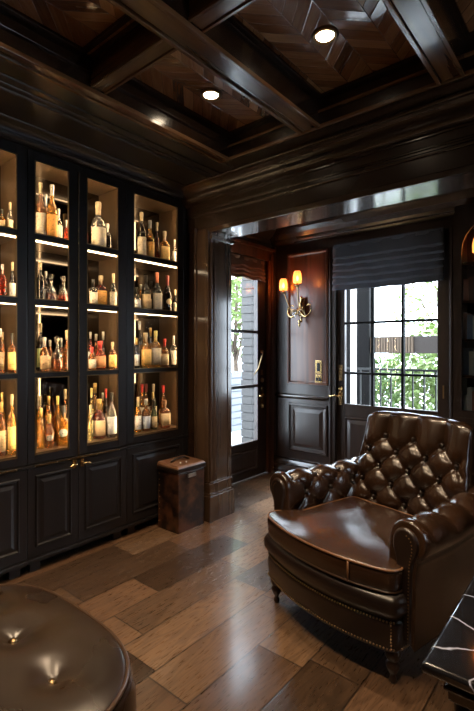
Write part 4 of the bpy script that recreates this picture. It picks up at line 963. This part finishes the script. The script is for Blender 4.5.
# arms
def arm(sd):
    C0 = (.435, .625); R0 = .092; ex = .03 if sd < 0 else 0
    inner = [(.335, .30), (.335, .42), (.337, .52), (.338, .575)]
    roll = [(C0[0] + R0 * math.cos(t_), C0[1] + R0 * math.sin(t_)) for t_ in [PI * (1.02 - k / 10 * 1.36) for k in range(11)]]
    outer = [(.488, .545), (.478, .50), (.475, .35), (.470, .165)]
    path = smoothpath(inner + roll + outer, 1)
    pf, T, _ = polyfn(path); _, TI, _ = polyfn(inner)
    y0, y1 = .03 + (.05 if sd < 0 else 0), .76
    cen = (.42, .60)
    S1 = TI + .135; AY, BS = .092, .115
    def fn(y, s):
        x, z = pf(s)
        k = 1.0
        yy = y
        if y < y0 + .035:
            g = (y0 + .035 - y) / .035; k = 1 - .10 * (1 - math.sqrt(max(0, 1 - g * g))) * 2.4
            yy = y0 + .035 - .035 * math.sin(min(g, 1) * PI / 2) if g > 0 else y
            if z > .45: x = cen[0] + (x - cen[0]) * k; z = cen[1] + (z - cen[1]) * k
        flare = -.028 * smooth(y, .25, .75)
        lift = .012 * smooth(y, .3, .75)
        return (sd * (x + flare + ex * (1 - smooth(y, .1, .6))), yy, z + lift * smooth(z, .4, .6))
    def disp(y, s):
        a = (y - y0 - .075) / AY; b = (s - S1) / BS + 100
        if s > S1: h = abs(math.sin(PI * a / 2)) ** .84; h = h + (1 - h) * smooth(s, S1 + .08, S1 + .24); d = tuft_dip(a, b) if s < S1 + BS / 2 else 0
        else: h = tuft_h(a, b); d = tuft_dip(a, b)
        f = smooth(y, y0 + .03, y0 + .09) * (1 - smooth(y, y1 - .04, y1)) * smooth(s, .14, .22) * (1 - smooth(s, S1 + .15, S1 + .24))
        return sd * (.030 * (1 - h) + .012 * d) * f
    ys = [y0 + .035 * (k / 8) for k in range(8)] + [y0 + .035 + (y1 - y0 - .035) * k / 120 for k in range(121)]
    ss = [T * k / 90 for k in range(91)]
    e = 1e-3; rows = []
    for y in ys:
        row = []
        for s in ss:
            p = Vector(fn(y, s)); d = disp(y, s)
            if d:
                du = Vector(fn(y + e, s)) - Vector(fn(y - e, s)); dv = Vector(fn(y, s + e)) - Vector(fn(y, s - e))
                nn = du.cross(dv).normalized(); p += nn * d
            row.append(p)
        rows.append(row)
    w = MB(); w.grid(rows, True, True, True, True)
    build('arm', w, 'leather', ch)
    # scroll-shaped front panel
    fp_ = smoothpath([(.405, .19), (.398, .40), (.385, .55), (.365, .60), (.375, .655), (.42, .685), (.47, .672), (.495, .63), (.485, .58), (.462, .54), (.458, .40), (.455, .19)], 2)
    rows = []
    yp = y0 - .004
    for yy, k in ((yp + .04, 1.0), (yp + .004, 1.0), (yp - .006, .94), (yp - .010, .80)):
        c_ = (.43, .45); rows.append([(sd * (ex + c_[0] + (x - c_[0]) * k), yy, c_[1] + (z - c_[1]) * (1 - (1 - k) * .25)) for x, z in fp_])
    w = MB(); w.grid(rows, True, True, True, True)
    build('arm_front_panel', w, 'leatherdark', ch)
    build('piping', MB().tube([(sd * (x + ex), yp + .008, z) for x, z in fp_], .005, 7), 'pipedark', ch)
    npth = [(sd * (x + ex), yp - .007, z) for x, z in smoothpath([(.446, .215), (.448, .40), (.452, .54), (.468, .59), (.462, .64), (.435, .655)], 2)]
    nails(npth)
    npth = [(sd * (x + ex), yp - .008, z) for x, z in [(.417, .215), (.414, .40)]]
    nails(npth)
    # piping under the outer roll
    build('piping', MB().tube([(sd * (.478 - .028 * smooth(y, .25, .75)), y, .525) for y in [y0 + .02 + k * .06 for k in range(12)]], .005, 7), 'pipedark', ch)
    for bi in (0, -1):
        for ai in range(-1, 9):
            if (ai + bi) % 2: continue
            y = y0 + .075 + ai * AY; s = S1 + bi * BS
            if y < y0 + .06 or y > .62: continue
            p = Vector(fn(y, s)); x_, z_ = pf(s + .004); x2, z2 = pf(s - .004); nx, nz = (z_ - z2), -(x_ - x2); l_ = math.hypot(nx, nz); 
            build('button', MB().ball((p.x + sd * nx / l_ * .026, p.y, p.z + nz / l_ * .026), .012, 10, 6), 'leatherdark', ch)
arm(1); arm(-1)

# ------------------------------------------------------------------ ottoman
ox, oy, oh = -1.615, .435, .54
ot = thing('ottoman', 'large rounded bronze leather ottoman with deep button tufting', 'ottoman', (ox, oy, 0))
OE = 3.2
def oloop(k, z, n=96):
    row = []
    for i in range(n):
        a = 2 * PI * i / n; ca, sa = math.cos(a), math.sin(a); q = k * oh / (abs(ca) ** OE + abs(sa) ** OE) ** (1 / OE)
        row.append((q * ca, q * sa, z))
    return row
btn = [(i * .27, j * .27) for i in (-1, 0, 1) for j in (-1, 0, 1)]
def otop(x, y, k):
    z = .412 + .072 * (1 - k ** 2.4)
    for bx, by in btn:
        d = math.hypot(x - bx, y - by); z -= .014 * math.exp(-(d / .035) ** 2) + .036 * math.exp(-(d / .10) ** 2)
    # shallow pleats between buttons and to the rim
    for bx, by in btn:
        if bx > .2 or by > .2 or bx < -.2 or by < -.2:
            L_ = math.hypot(bx, by); dx, dy = bx / L_, by / L_; tt = (x - bx) * dx + (y - by) * dy; pp = abs(-(x - bx) * dy + (y - by) * dx)
            if tt > 0: z -= .010 * math.exp(-(pp / .010) ** 2) * math.exp(-tt / .13)
    return z
w = MB(); rows = []
for z, k in ((.065, .955), (.07, .965), (.12, 1.0), (.20, 1.035), (.28, 1.045), (.34, 1.04), (.385, 1.02), (.405, 1.0)): rows.append(oloop(k, z))
K = 56
for i in range(K + 1):
    k = 1 - i / K; k2 = .99 * k
    rows.append([(x, y, otop(x, y, k)) for x, y, _ in oloop(k2, 0)])
w.grid(rows, True, True, True); build('cushion', w, 'ottleather', ot)
build('piping', MB().tube(oloop(1.0, .408), .0075, 8, closed=True), 'pipedark', ot)
for bx, by in btn:
    build('button', MB().ball((bx, by, otop(bx, by, math.hypot(bx, by) / oh) + .002), .016, 12, 6, .7), 'brassdark', ot)
w = MB(); w.grid([oloop(.93, .035), oloop(.95, .037), oloop(.95, .066)], True, True, True, True); build('base', w, 'panelwood', ot)
for sx in (-1, 1):
    for sy in (-1, 1): build('leg', MB().lathe([(0, 0), (.02, 0), (.026, .02), (.024, .036), (0, .036)], (sx * .36, sy * .36, 0), 14), 'panelwood', ot)

# ------------------------------------------------------------------ marble side table
ax0, ax1, ay0, ay1, az = -.395, .38, 1.258, 1.95, .60
tb = thing('side_table', 'dark wood side table with a white-veined black marble top, right of the armchair', 'table', ((ax0 + ax1) / 2, (ay0 + ay1) / 2, 0))
def rect(i, z): return [(ax0 + i, ay0 + i, z), (ax1 - i, ay0 + i, z), (ax1 - i, ay1 - i, z), (ax0 + i, ay1 - i, z)]
w = MB(); w.grid([rect(.012, az - .032), rect(.002, az - .028), rect(0, az - .02), rect(0, az - .008), rect(.008, az)], True, False, True, True)
build('table_top', w, 'marble', tb, world=True, bevel=.003)
w = MB(); w.grid([rect(.07, az - .12), rect(.055, az - .11), rect(.055, az - .06), rect(.03, az - .045), rect(.022, az - .033)], True, False, True, True)
w.grid([rect(.062, az - .085), rect(.045, az - .08), rect(.045, az - .072), rect(.062, az - .067)], True, False)
build('apron', w, 'panelwood_x', tb, world=True, bevel=.003)
for x in (ax0 + .095, ax1 - .095):
    for y in (ay0 + .095, ay1 - .095):
        build('leg', MB().lathe([(0, 0), (.022, 0), (.030, .02), (.018, .05), (.016, .09), (.022, .2), (.030, .32), (.020, .35), (.036, .38), (.038, .40), (.026, .425), (.034, .44), (.034, az - .10), (0, az - .10)], (x, y, 0), 20), 'panelwood', tb, world=True)

# ------------------------------------------------------------------ outdoors
struct('ground', MB().box(-14, 6, YE + .16, 16, -.25, -.12).box(-14, XE - .16, -4, YE + .16, -.25, -.12).box(XR + .13, 6, -4, YE + .16, -.25, -.12), 'paving', label='pale terrace paving outside')
def railing(y, x0, x1, n, lab, zt=1.17):
    r = thing('railing', lab, 'railing', ((x0 + x1) / 2, y, -.12))
    build('top_rail', MB().box(x0, x1, y - .02, y + .02, zt - .03, zt), 'iron', r, world=True)
    build('bottom_rail', MB().box(x0, x1, y - .015, y + .015, .0, .03), 'iron', r, world=True)
    for k in range(n):
        x = x0 + (x1 - x0) * k / (n - 1)
        build('baluster', MB().box(x - .009, x + .009, y - .009, y + .009, -.12 if k % 6 == 0 else .02, zt - .02), 'iron', r, world=True)
railing(6.2, -3.4, -.7, 19, 'black metal railing of the terrace beyond the garden door', 1.19)
o = build('terrace_post', MB().box(-2.63, -2.56, 5.5, 5.55, -.12, 3.1).box(-2.65, -2.54, 5.48, 5.57, -.12, .1).box(-2.64, -2.55, 5.49, 5.56, 2.3, 2.36), 'whitepaint', loc=(-2.635, 5.525, -.12), bevel=.006)
tag(o, 'white post on the terrace at the left side of the garden door glass', 'post')
fb = thing('timber_screen', 'dark timber post and wide beam standing outside the garden door', 'screen', (-2.6, 6.9, -.12))
build('post', MB().box(-3.18, -2.93, 6.8, 6.95, -.12, 3.3), 'outdark', fb, world=True, bevel=.005)
build('side_board', MB().box(-3.62, -3.18, 6.84, 6.90, -.12, 3.3), 'outdark', fb, world=True, bevel=.005)
build('beam', MB().box(-2.93, -.6, 6.86, 6.94, 1.40, 1.66), 'outbrown', fb, world=True, bevel=.005)
w = MB()
for k in range(16): w.box(-2.92 + k * .042, -2.89 + k * .042, 6.83, 6.86, 1.41, 1.65)
build('slatted_panel', w, 'outwood', fb, world=True)
build('post', MB().box(-.72, -.58, 6.8, 6.95, -.12, 1.66), 'outdark', fb, world=True)
o = build('stone_pillar', MB(), 'stone') if 0 else None
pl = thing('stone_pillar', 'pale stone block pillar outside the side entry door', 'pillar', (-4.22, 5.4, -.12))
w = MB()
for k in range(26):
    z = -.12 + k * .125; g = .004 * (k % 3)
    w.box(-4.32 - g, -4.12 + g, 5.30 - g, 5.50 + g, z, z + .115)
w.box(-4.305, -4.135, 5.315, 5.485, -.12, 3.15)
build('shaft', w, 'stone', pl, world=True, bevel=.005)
w = MB()
for k in range(9): w.box(-5.62, -5.55, 3.5, 9.5, -.12 + k * .13, -.12 + k * .13 + .105)
w.box(-5.61, -5.57, 3.5, 9.5, -.12, 1.0)
o = build('garden_wall', w, 'siding', loc=(-5.6, 6.5, -.12)); tag(o, 'low pale slatted garden wall outside the side entry door', 'wall')
def tree(name, lab, cat, x, y, hz, rx, ry, z0, z1, n, mat, size=.10, trunk=.07, grp=None):
    r = thing(name, lab, cat, (x, y, -.12), 0, grp)
    pts = [(x, y, -.12), (x + .05, y, z0 * .5), (x - .03, y + .04, z0 + .2), (x + .05, y, (z0 + z1) / 2)]
    w = MB().tube(pts, [trunk, trunk * .8, trunk * .6, trunk * .3], 8)
    rnd = random.Random(name + lab)
    for k in range(7):
        a = k * 2.4; q = (x + rx * .7 * math.cos(a), y + ry * .7 * math.sin(a), z0 + (z1 - z0) * rnd.uniform(.3, .9))
        w.tube([(x, y, z0 * .8 + .1 * k), ((x + q[0]) / 2, (y + q[1]) / 2, (z0 + q[2]) / 2 + .1), q], [trunk * .4, trunk * .25, .008], 6)
    build('trunk', w, 'bark', r, world=True)
    w = MB()
    for k in range(n):
        while True:
            a, b, c = rnd.uniform(-1, 1), rnd.uniform(-1, 1), rnd.uniform(-1, 1)
            if a * a + b * b + c * c < 1: break
        cl_ = math.sin(a * 5 + lab.__len__()) * math.sin(b * 6) * math.sin(c * 7)
        if cl_ < -.25: continue
        p = Vector((x + a * rx, y + b * ry, (z0 + z1) / 2 + c * (z1 - z0) / 2))
        d = Vector((rnd.uniform(-1, 1), rnd.uniform(-1, 1), rnd.uniform(-.8, .5))).normalized(); e_ = d.orthogonal().normalized() * size * .3
        s_ = size * rnd.uniform(.6, 1.2)
        w.add([p, p + d * s_ * .5 + e_, p + d * s_, p + d * s_ * .5 - e_], [(0, 1, 2, 3)])
    build('foliage', w, mat, r, world=True)
tree('shrub', 'leafy green shrub behind the railing, right of centre', 'shrub', -2.25, 8.6, 0, 1.05, .7, .2, 1.95, 3600, 'leaf2', .13, .05)
tree('shrub', 'leafy green shrub behind the railing, seen through the middle panes', 'shrub', -3.75, 9.4, 0, .7, .7, .2, 1.3, 1800, 'leaf', .12, .05)
tree('tree', 'loose leafy tree above the timber beam outside the garden door', 'tree', -2.9, 10.6, 0, 1.1, 1.0, 1.6, 3.5, 620, 'leaf2', .14, .07)
tree('tree', 'green leafy tree outside the side entry door', 'tree', -6.3, 7.5, 0, 1.0, 1.6, 1.3, 4.4, 3000, 'leaf2', .15, .08)

# ------------------------------------------------------------------ light
wd = bpy.data.worlds.new('sky'); S.world = wd; wd.use_nodes = True
t = wd.node_tree; t.nodes.clear(); o_ = t.nodes.new('ShaderNodeOutputWorld'); bg = t.nodes.new('ShaderNodeBackground')
bg.inputs[0].default_value = (.74, .87, 1.0, 1); bg.inputs[1].default_value = 10; t.links.new(bg.outputs[0], o_.inputs[0])
def area(name, loc, rot, sx, sy, col, e):
    l = bpy.data.lights.new(name, 'AREA'); l.shape = 'RECTANGLE'; l.size = sx; l.size_y = sy; l.energy = e; l.color = col
    o = bpy.data.objects.new(name, l); COL.objects.link(o); o.location = loc; o.rotation_euler = rot; return o
for i, (x, y) in enumerate(cans):
    l = bpy.data.lights.new('downlight_beam', 'SPOT'); l.energy = 75; l.color = (1, .74, .48); l.spot_size = math.radians(105); l.spot_blend = .7; l.shadow_soft_size = .04
    o = bpy.data.objects.new('downlight_beam', l); COL.objects.link(o); o.location = (x, y, ZP - .02)

l = bpy.data.lights.new('sun', 'SUN'); l.energy = 9; l.color = (.84, .92, 1); l.angle = math.radians(16)
o = bpy.data.objects.new('sun', l); COL.objects.link(o); o.location = (-6, 6, 5); o.rotation_euler = Vector((-1, .42, .9)).to_track_quat('Z', 'Y').to_euler()

cam = bpy.data.cameras.new('camera'); cam.sensor_fit = 'HORIZONTAL'; cam.sensor_width = 36; cam.lens = 36 * 447 / 474; cam.shift_y = -5.5 / 474; cam.clip_start = .05
co = bpy.data.objects.new('camera', cam); COL.objects.link(co); co.location = (0, 0, 1.45); co.rotation_euler = (PI / 2, 0, math.atan(372 / 447))
S.camera = co
S.view_settings.view_transform = 'Standard'; S.view_settings.look = 'None'; S.view_settings.gamma = 1; S.view_settings.use_curve_mapping = False
S.view_settings.exposure = 0.42
cy = S.cycles; cy.use_denoising = True; cy.max_bounces = 10; cy.diffuse_bounces = 4; cy.glossy_bounces = 5; cy.transmission_bounces = 8; cy.transparent_max_bounces = 16
cy.caustics_reflective = False; cy.caustics_refractive = False; cy.sample_clamp_indirect = 6; cy.blur_glossy = .6
